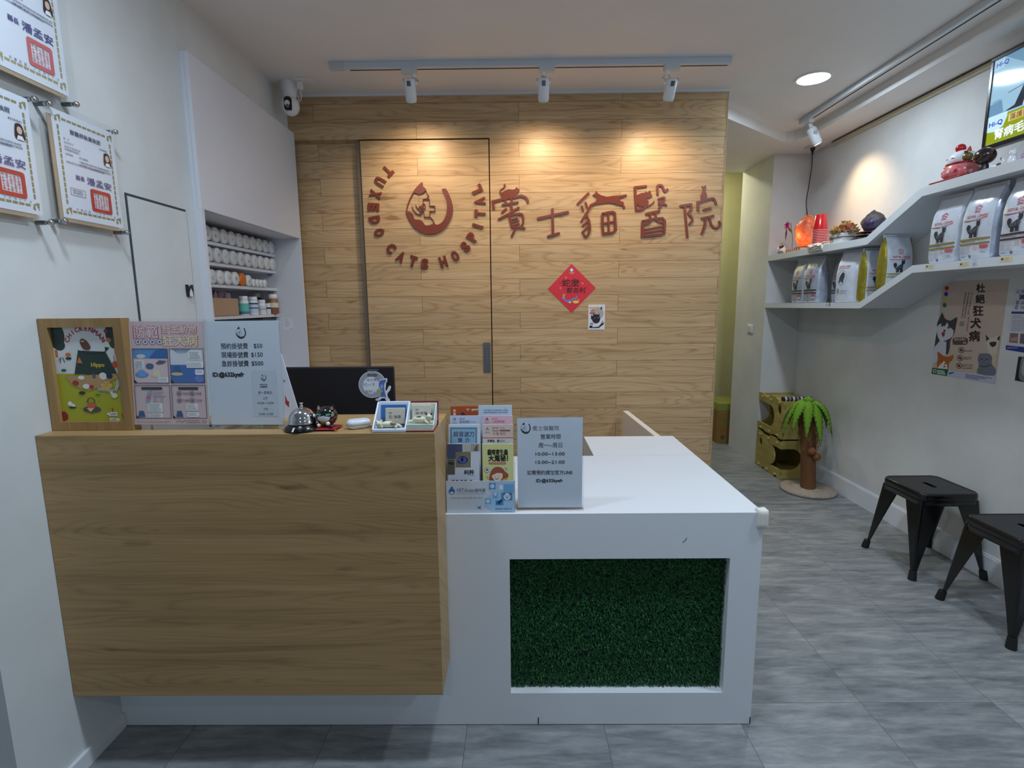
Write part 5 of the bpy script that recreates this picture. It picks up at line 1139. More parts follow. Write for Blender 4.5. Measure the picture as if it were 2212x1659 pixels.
for i, (x, y) in enumerate(((1786, 659), (1792, 658))):
    p = at(x, y, X=HX); A = Art.flat((HX-.0006, p.y+.012, p.z+.014), (0, -.024, 0), (0, 0, -.028), 24, 28, (-1, 0, 0)); A.circ(12, 14, 11, ((170, 180, 196), (80, 86, 110))[i], 1, 12).circ(13, 15, 5, (206, 212, 220), 2)
    tag(A.build('shelf_sticker', None), ('pale grey round sticker on the low shelf edge beside a dark one', 'dark round sticker on the low shelf edge beside a pale one')[i], 'sticker')

FILM = make_noisy('white_foil', (200, 206, 218), (212, 218, 228), 26., .2, bump=.35, spec=.75); SILV = make_noisy('silver_foil', (166, 174, 190), (190, 198, 212), 30., .2, bump=.5, spec=.7, metal=.35); GOLDF = make_noisy('gold_foil', (138, 124, 36), (160, 146, 54), 30., .26, bump=.5, metal=.35); REDT = (196, 44, 60)
def bag(x, y, z, yaw, w, d, h, label, side=FILM, front=FILM, stripe=(150, 132, 72), style=0, lean=0., group='foil pet food bags on the shelf'):
    """yaw 0: the printed front looks to -Y; yaw -90: it looks to -X"""
    R_ = Matrix.Rotation(math.radians(yaw), 3, 'Z'); base = Vector((x, y, z)); rs = random.Random(int(1000*(x*3+y*7)))
    t = thing('pet_food_bag', label, 'pet food bag', base, group)
    lv = [(0, .93, .80), (.03, .97, .96), (.12, 1, 1), (.35, 1, 1.04), (.58, 1, 1), (.72, .99, .82), (.82, .98, .55), (.90, .97, .26), (.945, .965, .07), (1, .965, .05)]
    ph = [rs.uniform(0, 6) for _ in range(6)]
    def wob(u, v): return 1+.022*math.sin(9*v+ph[0]+3*u)+.016*math.sin(21*v+5*u+ph[1])+.012*math.sin(33*u+ph[2]+8*v)
    def dims(v):
        for (a, wa, da), (b_, wb, db) in zip(lv, lv[1:]):
            if v <= b_: k = (v-a)/(b_-a); return w*(wa+(wb-wa)*k), d*(da+(db-da)*k)
        return w*lv[-1][1], d*lv[-1][2]
    def P(u, s, v):   # u -1..1 across, s -1 front / 1 back
        W_, D_ = dims(v); q = D_/2*(1-abs(u)**5)**.28*wob(u, v)
        return base+R_ @ Vector((u*W_/2, s*q+lean*v*h, v*h))
    us = [-1, -.985, -.94, -.85, -.7, -.5, -.25, 0, .25, .5, .7, .85, .94, .985, 1]; vs_ = [0, .015, .03, .07, .12, .2, .28, .35, .42, .5, .58, .65, .72, .77, .82, .86, .90, .925, .945, .97, 1]
    m = MB()
    for s in (-1, 1):
        G = [[P(u, s, v) for u in us] for v in vs_]; n = len(us)
        pts = [p for r_ in G for p in r_]
        mid, edge = [], []
        for j in range(len(vs_)-1):
            for i in range(n-1):
                f = (j*n+i, j*n+i+1, (j+1)*n+i+1, (j+1)*n+i); f = f if s < 0 else f[::-1]
                (edge if (i < 3 or i >= n-4) and vs_[j] < .93 else mid).append(f)
        m.add(pts, mid, front, True); m.add(pts, edge, side, True)
    m.add([P(u, -1, 0) for u in us]+[P(u, 1, 0) for u in us[::-1]], [tuple(range(2*len(us)))[::-1]], side)
    m.build('bag', t)
    A = Art(lambda a, b_, hh: P(a/100, -1, 1-b_/100)+R_ @ Vector((0, -.0016-hh*2, 0)), .0004)
    seal = MB()
    for k in range(3): A.band(-92, 1.4+k*1.3, 92, 2.0+k*1.3, (180, 186, 196), 1)
    if style < 2:
        for i in range(5):
            a_ = -16+i*8; A.circ(a_, 30-2.5*(1-abs(i-2)/2), 2.7, REDT, 2, 1.3).circ(a_*.86, 33.2-1.6*(1-abs(i-2)/2), 2.4, REDT, 2, 1.1)
        A.poly(stroke_poly(smoothline([(-15, 36.6), (0, 35.2), (15, 36.6)], 3), 1.2), REDT, 2)
        A.text('ROYAL CANIN', -52, 43.6, 5.4, REDT, 2, w=112, bold=.012)
        A.poly(stroke_poly(smoothline([(-74, 46.4), (-30, 47.2), (20, 46.2), (62, 44.4)], 4), .8), REDT, 2)
        dk = (44, 46, 54); f = lambda pts: [(-10+a_*1.25, 60+b_*.42) for a_, b_ in pts]
        A.poly(arc(0, 59.5, 34, 0, 352, 60, 13), (206, 211, 220), 1, [arc(0, 59.5, 32.6, 0, 352, 60, 12.4)])
        A.patch(f(arc(-20, -8, 10, 0, 330, 11)), dk, 2).poly(f(stroke_poly([(-22, 0), (-16, 8), (-8, 6)], 7)), dk, 2).patch(f(closed_smooth([(-14, 4), (-4, -4), (8, -10), (18, -12), (24, -2), (20, 8), (10, 13), (-2, 14), (-14, 12)], 3)), dk, 2)
        for x0 in (-13, -5, 9, 16): A.poly(f([(x0, 8), (x0+6, 8), (x0+6, 24), (x0-2, 24)]), dk, 2)
        A.patch(f(arc(21, -18, 9, 0, 330, 11)), dk, 2).poly(f([(13, -20), (14, -33), (21, -26)]), dk, 2).poly(f([(22, -26), (29, -33), (30, -19)]), dk, 2)
        for k in range(6): A.poly(f(stroke_poly([(-10+k*6, 0+k*-1.6), (-8+k*6, 10-k*1.6)], 1.4)), (140, 142, 150), 3)
        A.band(-84, 71.5, 84, 74, stripe, 2).band(-84, 77.5, 84, 79.8, stripe, 2).lines(-78, 75, 10, 1, 3, 1.5, (60, 62, 70), 2, .1)
        for k in range(5): A.lines(-84, 82+k*2.4, -40, 1, 2.4, 1.1, (120, 122, 132), 2).lines(-38, 82+k*2.4, -8, 1, 2.4, 1.1, ((120, 122, 132), (190, 110, 116))[k % 2], 2)
        A.lines(-2, 82, 28, 3, 2.4, 1.1, (190, 110, 116), 2).lines(-84, 95, -40, 1, 3, 2, (120, 122, 132), 2).band(36, 81.5, 80, 85.5, (206, 90, 96), 2, 6).band(36, 87, 74, 90.5, (190, 196, 204), 2, 6).band(-20, 94, -8, 98, (110, 112, 120), 2, 3)
    elif style == 2:
        A.text('ROYAL CANIN', -60, 33, 5.2, REDT, 2, w=100, bold=.012).poly(stroke_poly([(-66, 35.5), (30, 35)], .8), REDT, 2)
        A.poly(arc(-20, 52, 40, 0, 352, 40, 14), (130, 134, 142), 1, [arc(-20, 52, 37.5, 0, 352, 40, 13.2)])
        A.patch([(-34+a_*1.2, 52+b_*.4) for a_, b_ in closed_smooth([(-10, 20), (-8, 0), (0, -14), (14, -24), (28, -20), (30, -2), (24, 10), (22, 24), (12, 24), (8, 12), (-2, 24)], 2)], (60, 62, 70), 2)
        A.circ(-52, 78, 13, (150, 140, 140), 2, 5.2).lines(-30, 77, 40, 2, 4, 1.6, (110, 112, 120), 2, .2)
    A.build('print', t)
    return t
Z1, Z2 = 1.4935, 1.7015
bag(2.318, 4.335, Z1, -90, .185, .10, .345, 'silver food bag at the far end of the low shelf', SILV, SILV, (52, 46, 50), 1)
bag(2.318, 4.137, Z1, -84, .180, .11, .350, 'silver food bag standing second on the low shelf, with a shiny gusset', SILV, SILV, (52, 46, 50), 1)
bag(2.405, 3.955, Z1, -90, .150, .09, .325, 'darker silver food bag set back between two silver bags', SILV, SILV, (52, 46, 50), 1)
bag(2.322, 3.715, Z1, -83, .205, .11, .358, 'white food bag with a grey oval cat picture on the low shelf', FILM, FILM, (60, 60, 66), 2)
bag(2.362, 3.545, Z1, 4, .190, .090, .350, 'gold sided food bag half hidden behind the other gold one', GOLDF, FILM, (150, 132, 72), 1)
bag(2.362, 3.365, 1.5755, 4, .190, .090, .330, 'gold sided food bag at the foot of the diagonal board', GOLDF, FILM, (150, 132, 72), 1)
bag(2.330, 2.905, Z2, -90, .205, .115, .352, 'white food bag with olive stripes next to the diagonal board', FILM, FILM, (142, 124, 62), 0)
bag(2.330, 2.700, Z2, -86, .188, .120, .358, 'white food bag with olive and grey stripes, middle one on the upper level', SILV, FILM, (142, 124, 62), 0)
bag(2.330, 2.475, Z2, -90, .200, .120, .355, 'white food bag with dark brown stripes under the screen, cut by the photo edge', FILM, FILM, (66, 46, 52), 0)

# ---------------------------------------------------------------- things on the upper board
ZS, ZT = 1.9062, 2.1205
# round white lens thing
c = Vector((2.30, 4.665, ZS+.034)); ax = Vector((-.55, -.35, .75)).normalized()
t = thing('webcam', 'small white cylinder camera with a dark lens at the shelf end', 'camera', (c.x, c.y, ZS))
MB().lathe(c-ax*.035, [(.022, 0), (.03, .004), (.030, .07), (.026, .072)], WHITEP, 26, ax).build('housing', t)
MB().lathe(c+ax*.036, [(.026, 0), (.024, .0016), (0, .002)], mat((52, 34, 36), .3), 26, ax).build('lens', t)
MB().box(c.x-.035, c.x-.005, c.y-.028, c.y+.005, ZS, ZS+.026, mat((110, 116, 122), .5)).build('bracket', t)
# pink feather toy
f0 = at(1700, 487, X=2.27)
t = thing('feather_toy', 'magenta feather cat toy hanging in front of the salt lamp', 'cat toy', f0)
fm = MB(); MG = mat((196, 30, 140), .8); BR = mat((104, 70, 62), .8); rs = random.Random(4)
for k in range(60):
    a_, e_ = rs.uniform(0, 2*PI), rs.uniform(-1, 1); d = Vector((math.cos(a_)*math.sqrt(1-e_*e_)*.6, math.sin(a_)*math.sqrt(1-e_*e_), e_)); ln = rs.uniform(.022, .045); s = d.orthogonal().normalized()*.006
    fm.add([f0, f0+d*ln*.5+s, f0+d*ln, f0+d*ln*.5-s], [(0, 1, 2, 3)], MG)
for dx, dy, dz in ((0, .01, -.13), (.02, -.06, -.075), (.0, .0, .06), (0, -.03, .05)):
    d = Vector((dx, dy, dz)); s = d.cross(Vector((1, 0, 0))).normalized()*.009; s2 = Vector((.004, 0, 0))
    fm.add([f0, f0+d*.5+s+s2, f0+d, f0+d*.5-s-s2], [(0, 1, 2, 3)], BR)
fm.build('feathers', t)
MB().tube([f0, f0+Vector((.03, .0, .02)), Vector((2.33, 4.565, ZS+.12)), Vector((2.335, 4.575, ZS+.001))], .003, mat((150, 120, 90), .6)).build('stick', t)
# salt lamp on a flat striped tin
t = thing('striped_tin', 'flat striped tin under the glowing salt lamp', 'tin', (2.36, 4.40, ZS))
tm = MB(); cols = [(206, 170, 150), (120, 70, 60), (214, 190, 176), (110, 64, 58)]
for i in range(14): tm.box(2.262, 2.44, 4.30+.0165*i, 4.30+.0165*(i+1), ZS, ZS+.022, mat(cols[i % 4], .5))
tm.build('box', t)
lamp0 = Vector((2.365, 4.425, ZS+.022))
t = thing('salt_lamp', 'glowing orange salt crystal lamp on the shelf', 'lamp', lamp0)
MB().lathe(lamp0, [(.08, 0), (.082, .004), (.08, .014), (0, .014)], mat((60, 34, 24), .5), 28).build('base', t)
def rock(seed, amt): return lambda d: 1+amt*(noise.noise(Vector(d)*1.7+Vector((seed, 0, 0)))+.5*noise.noise(Vector(d)*4+Vector((0, seed, 0))))
MB().ball(lamp0+Vector((.004, -.006, .130)), (.088, .098, .132), make_salt(), 34, 26, fn=rock(3.1, .13)).build('crystal', t)
l = light('salt_glow', 'POINT', lamp0+Vector((-.03, -.02, .30)), .0, (1, .4, .12)); l.data.energy = .6; l.data.shadow_soft_size = .05
l.location = lamp0+Vector((-.115, -.01, .10))
# stack of red cups, upside down
RCUP = mat((178, 22, 34), .18, spec=.6); RIM = mat((226, 150, 158), .3)
cp = Vector((2.352, 4.205, ZS))
t0 = thing('plastic_cup', 'red plastic cup, lowest of the upside down stack', 'cup', cp, 'stack of red plastic cups')
MB().lathe(cp, [(.0545, .004), (.0395, .118), (.037, .121), (0, .121)], RCUP, 32).build('cup', t0)
MB().lathe(cp, [(.0545, 0), (.058, .0008), (.058, .0045), (.0545, .0052)], RIM, 32).build('rim', t0)
for i in range(1, 12): clone(t0, cp+Vector((0, 0, .0122*i)), 'red plastic cup, %s rim up from the lowest cup of the upside down stack' % ('second third fourth fifth sixth seventh eighth ninth tenth eleventh topmost'.split()[i-1]))
# folded white cloth over the edge
t = thing('folded_cloth', 'folded white cloth hanging over the shelf edge beside the cups', 'cloth', (2.29, 4.05, ZS))
cm = MB(); CL = mat((232, 224, 212), .9)
for k in range(3):
    rows_ = []
    for i in range(13):
        y = 3.95+.18*i/12+.006*k; ro = []
        for j, (x, z) in enumerate([(2.37, .004), (2.31, .006), (2.262, .007), (2.240, .003), (2.2365, -.018), (2.237, -.036+.01*k)]):
            ro.append((x-.003*k if j > 2 else x, y, ZS+z+.009*k+.004*math.sin(i*1.3+k*2+j)*(j < 3)+.003*math.sin(i*.9+j)))
        rows_.append(ro)
    pts = [p for r_ in rows_ for p in r_]; cm.add(pts, [(i*6+j, i*6+j+1, (i+1)*6+j+1, (i+1)*6+j) for i in range(12) for j in range(5)], CL, True)
o = cm.build('cloth', t); sm = o.modifiers.new('thick', 'SOLIDIFY'); sm.thickness = .004; sm.offset = 1
tag(MB().ball((2.30, 4.155, ZS+.012), (.014, .02, .012), mat((150, 170, 70), .8), 14, 10, fn=rock(2., .5)).build('green_toy'), 'little green toy between the salt lamp and the white cloth', 'toy')
# dried flower planter
pc = Vector((2.325, 3.845, ZS))
t = thing('flower_planter', 'white square planter of dried flowers tied with brown cord', 'flower arrangement', pc)
MB().hexa([(pc.x-.05, pc.y-.062, ZS), (pc.x+.05, pc.y-.062, ZS), (pc.x+.05, pc.y+.062, ZS), (pc.x-.05, pc.y+.062, ZS), (pc.x-.06, pc.y-.074, ZS+.066), (pc.x+.06, pc.y-.074, ZS+.066), (pc.x+.06, pc.y+.074, ZS+.066), (pc.x-.06, pc.y+.074, ZS+.066)], WHITEP).build('planter', t, bevel=.003)
MB().tube([(pc.x-.0575, pc.y-.072, ZS+.04), (pc.x-.0575, pc.y+.071, ZS+.04)], .0025, mat((86, 50, 40), .7)).tube(smoothline([(pc.x-.059, pc.y+.04, ZS+.04), (pc.x-.063, pc.y+.065, ZS+.052), (pc.x-.063, pc.y+.062, ZS+.03), (pc.x-.059, pc.y+.04, ZS+.04), (pc.x-.064, pc.y+.025, ZS+.012)], 4), .002, mat((86, 50, 40), .7)).tube([(pc.x-.059, pc.y+.04, ZS+.04), (pc.x-.064, pc.y+.055, ZS+.01)], .002, mat((86, 50, 40), .7)).tube([(pc.x-.059, pc.y-.0715, ZS+.04), (pc.x+.058, pc.y-.0715, ZS+.04)], .0025, mat((86, 50, 40), .7)).build('cord', t)
rs = random.Random(11); FC = [(234, 214, 170), (238, 206, 110), (230, 170, 160), (206, 90, 70), (236, 232, 214), (206, 196, 120), (226, 200, 180), (222, 140, 150)]
groups_ = {}
for k in range(64):
    a_ = rs.uniform(0, 2*PI); r_ = math.sqrt(rs.random()); p = pc+Vector((math.cos(a_)*r_*.078, math.sin(a_)*r_*.105, .070+.085*(1-r_*r_)*rs.uniform(.55, 1)))
    R_ = rs.uniform(.017, .030); col = FC[k % 8]; mb = MB()
    mb.tube([p+Vector((0, 0, -.01)), (pc.x+(p.x-pc.x)*.5, pc.y+(p.y-pc.y)*.5, ZS+.05)], .0012, mat((120, 120, 70), .8), 5)
    for q in range(9):
        b_ = 2*PI*q/9; d = Vector((math.cos(b_), math.sin(b_), .35+.3*(q % 2))).normalized(); s = d.cross(Vector((0, 0, 1))).normalized()*R_*.42
        mb.add([p, p+d*R_*.6+s, p+d*R_, p+d*R_*.6-s], [(0, 1, 2, 3)], mat(col, .8))
    mb.ball(p+Vector((0, 0, .002)), R_*.42, mat((190, 150, 70) if k % 3 else (150, 120, 60), .8), 8, 6)
    mb.build('flower', t)
lf = MB()
for k in range(26):
    a_ = rs.uniform(0, 2*PI); p = pc+Vector((math.cos(a_)*.062, math.sin(a_)*.08, .07)); d = Vector((math.cos(a_), math.sin(a_), rs.uniform(.1, 1))).normalized()*rs.uniform(.03, .06); s = d.cross(Vector((0, 0, 1))).normalized()*.007
    lf.add([p, p+d*.5+s, p+d, p+d*.5-s], [(0, 1, 2, 3)], mat(((150, 150, 70), (120, 96, 60), (196, 190, 120))[k % 3], .8))
lf.build('leaves', t)
# amethyst geode on dark slabs
gc = Vector((2.385, 3.60, ZS))
t = thing('wood_slab', 'dark polished wood slices under the amethyst geode', 'display base', gc)
for k in range(3): MB().ball(gc+Vector((-.01+.012*k, .06-.012*k, .010+.0195*k)), (.10, .115, .0098), make_noisy('dark_wood_%d' % k, (40, 22, 22), (74, 42, 34), 14., .25), 28, 8, fn=rock(5+k, .12)).build('slab', t)
t = thing('amethyst_geode', 'dark purple amethyst geode standing on dark wood slices', 'geode', gc+Vector((0, 0, .057)))
g0 = gc+Vector((-.01, .02, .052+.066)); AM = make_noisy('amethyst_crystal', (16, 10, 30), (62, 42, 92), 110., .15, bump=1., spec=.8); ROCK = make_noisy('geode_rock', (40, 34, 40), (92, 82, 80), 30., .6, bump=.5)
dome = lambda amt: (lambda d: rock(9, amt)(d)*(1-.30*max(0, d.z)*(abs(d.x)+abs(d.y))**.5))
MB().ball(g0, (.062, .088, .078), ROCK, 36, 26, fn=dome(.12)).build('shell', t)
MB().ball(g0+Vector((-.018, -.010, -.010)), (.052, .074, .064), AM, 36, 26, fn=dome(.16)).build('crystal', t)

# maneki neko
nb = Vector((2.335, 2.900, ZT))
t = thing('display_stand', 'thin red board under the pink lucky cat', 'display stand', nb)
MB().box(nb.x-.085, nb.x+.075, nb.y-.10, nb.y+.105, ZT, ZT+.008, mat((150, 26, 34), .4)).build('board', t, bevel=.002)
MB().cyl((nb.x-.085, nb.y+.095, ZT+.002), (nb.x-.088, nb.y+.10, ZT-.012), .003, mat((210, 180, 100), .4, .5), n=8).build('tassel', t)
nz = ZT+.0085; PK_ = make_noisy('pink_flower_glaze', (214, 96, 110), (236, 150, 150), 40., .2); WG = mat((232, 232, 236), .18)
t = thing('lucky_cat', 'pink and white round lucky cat with a red ball on its head', 'figurine', (nb.x, nb.y, nz))
MB().lathe((nb.x, nb.y, nz), [(.052, 0), (.074, .012), (.080, .035), (.072, .062), (.058, .078)], PK_, 32).build('body', t)
MB().ball((nb.x, nb.y, nz+.096), (.062, .062, .048), WG, 28, 16).build('head', t)
for s in (-1, 1): MB().lathe((nb.x-.004, nb.y+s*.036, nz+.128), [(.014, 0), (.010, .012), (.001, .026)], WG if s > 0 else mat((200, 60, 60), .3), 12, (0, s*.35, 1)).build('ear', t)
MB().ball((nb.x-.006, nb.y+.012, nz+.155), .023, mat((186, 26, 36), .15), 20, 12).build('red_ball', t)
MB().ball((nb.x-.020, nb.y-.052, nz+.098), (.022, .026, .022), mat((118, 98, 56), .3, .3), 18, 12).cyl((nb.x-.03, nb.y-.055, nz+.118), (nb.x-.032, nb.y-.055, nz+.127), .008, mat((90, 74, 44), .4)).build('gold_mallet', t)
MB().tube([(nb.x+.066*math.cos(a*.2618), nb.y+.066*math.sin(a*.2618), nz+.074) for a in range(24)], .005, mat((150, 30, 40), .4), 8, True).build('collar', t)
MB().ball((nb.x-.064, nb.y+.024, nz+.062), .010, mat((206, 170, 80), .3, .6), 12, 8).build('bell', t)
fw = MB(); rs = random.Random(8)
def nsurf(a, z): r_ = .0806-.010*abs(z-.035)/.03; return Vector((nb.x+r_*math.cos(a), nb.y+r_*math.sin(a), nz+z))
for k in range(9):
    a, z = math.radians(rs.uniform(130, 260)), rs.uniform(.015, .055)
    for q in range(5): fw.ball(nsurf(a+.06*math.cos(q*1.257), z+.006*math.sin(q*1.257)), (.004, .004, .004), mat(((240, 220, 220), (206, 40, 60), (250, 236, 220))[k % 3], .3), 8, 6)
fw.build('painted_flowers', t)
fa = MB(); C1_ = Vector((nb.x, nb.y, nz+.096))
for s in (-1, 1): fa.tube([C1_+Vector((-.0615, .006+s*.018-.008, .004)), C1_+Vector((-.0630, .006+s*.018, .008)), C1_+Vector((-.0610, .006+s*.018+.008, .004))], .0013, mat((60, 50, 50), .4), 6)
fa.build('face', t)
# ninja doll
ki = Vector((2.318, 2.745, ZT)); DK = mat((44, 26, 26), .25)
t = thing('wooden_doll', 'dark hooded wooden doll with a big round head beside the pink lucky cat', 'figurine', ki)
MB().lathe(ki, [(.020, 0), (.024, .008), (.020, .035), (.013, .052)], mat((40, 34, 34), .35), 22).build('body', t)
MB().ball(ki+Vector((0, 0, .082)), (.044, .046, .040), DK, 26, 16).build('head', t)
A = Art(lambda u, v, h: ki+Vector((0, 0, .082))+Vector((-math.cos(u)*math.cos(v)*(.0445+h), -math.sin(u)*math.cos(v)*(.0465+h), math.sin(v)*(.0405+h))), .0004)
A.poly(closed_smooth([(-.85, -.05), (-.4, .28), (.2, .25), (.55, -.1), (.3, -.45), (-.3, -.55), (-.75, -.4)], 3), mat((214, 164, 116), .5), 1).circ(.05, -.05, .06, (40, 26, 24), 2).circ(-.45, -.08, .06, (40, 26, 24), 2)
A.build('face', t)
# white cats
c = Vector((2.315, 2.668, ZT))
t = thing('cat_figurine', 'tiny white cat figurine with a dark back lying near the doll', 'figurine', c)
MB().ball(c+Vector((0, 0, .013)), (.014, .026, .0125), WG, 20, 12).ball(c+Vector((-.004, .024, .019)), .0105, WG, 16, 10).tube(smoothline([(c.x, c.y-.022, ZT+.014), (c.x, c.y-.034, ZT+.03), (c.x, c.y-.022, ZT+.046), (c.x, c.y-.014, ZT+.040)], 4), .0035, WG).lathe(c+Vector((-.004, .019, .027)), [(.004, 0), (.0005, .008)], WG, 8).lathe(c+Vector((-.004, .029, .027)), [(.004, 0), (.0005, .008)], WG, 8).build('body', t)
MB().ball(c+Vector((0, -.010, .0175)), (.0125, .014, .010), mat((70, 66, 70), .3), 16, 10).ball(c+Vector((0, -.020, .046)), .005, mat((60, 56, 60), .3), 10, 8).build('dark_patch', t)
c = Vector((2.325, 2.600, ZT))
t = thing('cat_figurine', 'small white cat figurine sitting upright under the screen', 'figurine', c)
MB().lathe(c, [(.017, 0), (.020, .008), (.017, .03), (.012, .045)], WG, 20).ball(c+Vector((-.003, .0, .055)), (.015, .017, .0145), WG, 18, 12).lathe(c+Vector((-.003, .010, .064)), [(.006, 0), (.0006, .012)], WG, 8).lathe(c+Vector((-.003, -.010, .064)), [(.006, 0), (.0006, .012)], WG, 8).build('body', t)
fa = MB()
for s in (-1, 1): fa.ball(c+Vector((-.0172, s*.006, .057)), (.0012, .0022, .0018), mat((80, 90, 110), .3), 8, 6)
fa.build('eyes', t)
c = Vector((2.335, 2.520, ZT))
t = thing('crystal_cluster', 'pale purple crystal cluster at the photo edge of the upper board', 'geode', c)
MB().ball(c+Vector((0, 0, .028)), (.034, .036, .030), make_noisy('pale_amethyst', (96, 70, 140), (196, 176, 214), 60., .2, bump=.8), 26, 18, fn=rock(6, .25)).build('crystal', t)
MB().ball(c+Vector((0, 0, .006)), (.040, .042, .0058), mat((50, 44, 52), .5), 20, 8).build('base', t)

# ---------------------------------------------------------------- screen
sx = 2.395; y0, y1, z0, z1 = 2.858, 2.100, 2.252, 2.690; tl = .006
t = thing('television', 'wall mounted television showing a pet advert with a green banner', 'television', (sx+.03, (y0+y1)/2, (z0+z1)/2))
MB().box(sx, sx+.035, y1, y0, z0, z1, BLACKP).build('back_shell', t, bevel=.003)
bz = MB(); b0 = .016
for q in ((y1, y0, z0, z0+.021), (y1, y0, z1-b0, z1), (y0-b0, y0, z0+.021, z1-b0), (y1, y1+b0, z0+.021, z1-b0)): bz.box(sx-.006, sx, *q, mat((18, 18, 20), .25))
bz.build('bezel', t, bevel=.0015)
MB().box(sx+.035, R-.001, (y0+y1)/2-.1, (y0+y1)/2+.1, (z0+z1)/2-.1, (z0+z1)/2+.1, BLACKP).build('wall_bracket', t)
E_ = lambda c, k=.55: mat(c, .08, emit=k)
A = Art.flat((sx-.0008, y0-b0, z1-b0), (0, y1-y0+2*b0, 0), (0, 0, -(z1-z0-b0-.021)), 178, 100, (-1, 0, 0), .00025)
A.rect(0, 0, 178, 100, E_((150, 186, 206)), 0).rect(0, 68, 178, 100, E_((140, 150, 24)), 2).rect(0, 0, 14, 12, E_((176, 206, 226)), 1)
A.poly([(14, 0), (178, 0), (178, 40), (60, 30)], E_((112, 152, 180)), 1).poly([(20, 66), (34, 62), (44, 40), (56, 30), (66, 66)], E_((40, 44, 56)), 2).poly([(44, 66), (48, 48), (70, 36), (90, 60), (90, 68)], E_((176, 200, 214)), 3).poly([(0, 52), (16, 50), (20, 66), (0, 70)], E_((104, 140, 168)), 1).line([(20, 34), (26, 26), (34, 30)], .8, E_((80, 110, 136)), 2).line([(4, 50), (14, 49)], .8, E_((80, 110, 136)), 2).line([(24, 45), (44, 42)], .9, E_((60, 80, 104)), 2)
A.poly([(0, 66), (26, 66), (26, 72), (22, 82), (12, 86), (0, 84)], E_((196, 222, 238)), 3).text('Hi-Q', 2.5, 78.5, 7.6, E_((36, 72, 176)), 4, bold=.03, w=18).text('Hi-Q', 3.5, 9, 7.0, E_((60, 100, 190)), 3, bold=.03, w=16)
A.rect(28, 70.5, 90, 79.5, E_((206, 206, 130)), 3).text('藻護靈護腎膠囊', 30, 78, 8, E_((150, 84, 40)), 4, bold=.02, w=56).text('腎病毛孩的守護', 12, 94.5, 12.5, E_((236, 240, 244)), 4, bold=.03, w=90)
A.build('screen', t)
MB().box(sx-.0004, sx, y1+b0, y0-b0, z0+.021, z1-b0, mat((10, 12, 16), .1)).build('panel', t)
MB().tube(smoothline([(sx+.02, 2.585, z0+.004), (sx+.0, 2.580, z0-.03), (sx-.03, 2.585, z0-.075), (sx-.035, 2.578, z0-.062)], 5), [.003]*15+[.006], BLACKP, 8).build('cable', t)
tag(MB().tube(smoothline([(2.356, 2.556, ZT+.006), (2.352, 2.560, ZT+.03), (2.350, 2.566, ZT+.058), (2.352, 2.570, ZT+.088)], 5), [.003, .006, .008, .009, .010, .0105, .0105, .010, .009, .008, .006, .005, .004, .003, .003, .003], BLACKP, 10).build('dust_brush'), 'black brush leaning under the television beside the sitting white cat', 'brush')

# ---------------------------------------------------------------- papers on the grey wall
cw = lambda u, v, h=0.: (lambda q: (R-.0012-h, q.y, q.z))(at(2000+u*.1567, 580+v*.1567, X=R))
ce = cw(600, 850)
t = thing('rabies_poster', 'beige rabies poster with painted dogs and cats on the grey wall', 'poster', (R, ce[1], ce[2]))
MB().prism([(240, 180), (1150, 145), (955, 1590), (80, 1450)], lambda u, v, k: cw(u, v, -.001+.001*k), mat((198, 178, 164), .45)).build('sheet', t)
A = Art(cw, .0003); T1 = (48, 34, 30)
for i, (ch, x, y, s) in enumerate((('杜', 760, 318, 128), ('絕', 752, 468, 128), ('狂', 724, 640, 150), ('犬', 690, 810, 150), ('病', 674, 990, 156))): A.text(ch, x, y, s, T1, 2, 'c', .035)
for x, y, c in ((292, 272, (176, 40, 46)), (282, 352, (58, 50, 130)), (270, 432, (206, 186, 50)), (262, 505, (28, 110, 60))): A.circ(x, y, 27, c, 2, 31)
for (x0, y0_, x1, y1_, c) in ((645, 330, 585, 640, (96, 70, 62)), (597, 670, 572, 870, (170, 80, 44)), (600, 330, 535, 690, (80, 66, 60)), (558, 330, 500, 690, (80, 66, 60))):
    n = int((y1_-y0_)/32)
    for i in range(n): k = i/n; A.lines(x0+(x1-x0)*k-14, y0_+(y1_-y0_)*k, x0+(x1-x0)*k+12, 1, 30, 26, c, 2, 0)
A.circ(500, 770, 36, (150, 136, 126), 2, 26)
for k in range(3): A.circ(485+k*22, 735, 9, (150, 136, 126), 2)
HB = (64, 60, 66)
A.poly(closed_smooth([(160, 760), (190, 690), (232, 605), (262, 685), (350, 720), (436, 665), (420, 780), (395, 900), (340, 1000), (310, 1180), (130, 1170), (125, 1060), (150, 900)], 2), HB, 2).poly(closed_smooth([(155, 880), (160, 800), (220, 760), (262, 800), (300, 740), (320, 800), (385, 850), (370, 940), (280, 990), (200, 1000)], 2), (206, 206, 212), 3).poly([(195, 1000), (290, 1010), (280, 1190), (105, 1320), (120, 1090)], (200, 202, 214), 3).circ(232, 785, 16, HB, 4).circ(318, 815, 16, HB, 4).circ(262, 858, 15, (24, 22, 24), 4).poly(closed_smooth([(222, 885), (265, 880), (262, 925), (238, 942)], 3), (140, 50, 56), 4)
A.poly(closed_smooth([(165, 1150), (200, 1165), (260, 1210), (330, 1215), (385, 1190), (370, 1260), (325, 1300), (300, 1395), (160, 1370), (170, 1240)], 2), (176, 96, 40), 4).poly([(180, 1350), (255, 1270), (300, 1330), (300, 1395), (165, 1375)], (224, 214, 206), 5).circ(232, 1285, 9, (30, 24, 24), 6).circ(290, 1300, 9, (30, 24, 24), 6).circ(268, 1315, 10, (24, 22, 24), 6).circ(262, 1352, 13, (150, 70, 70), 6)
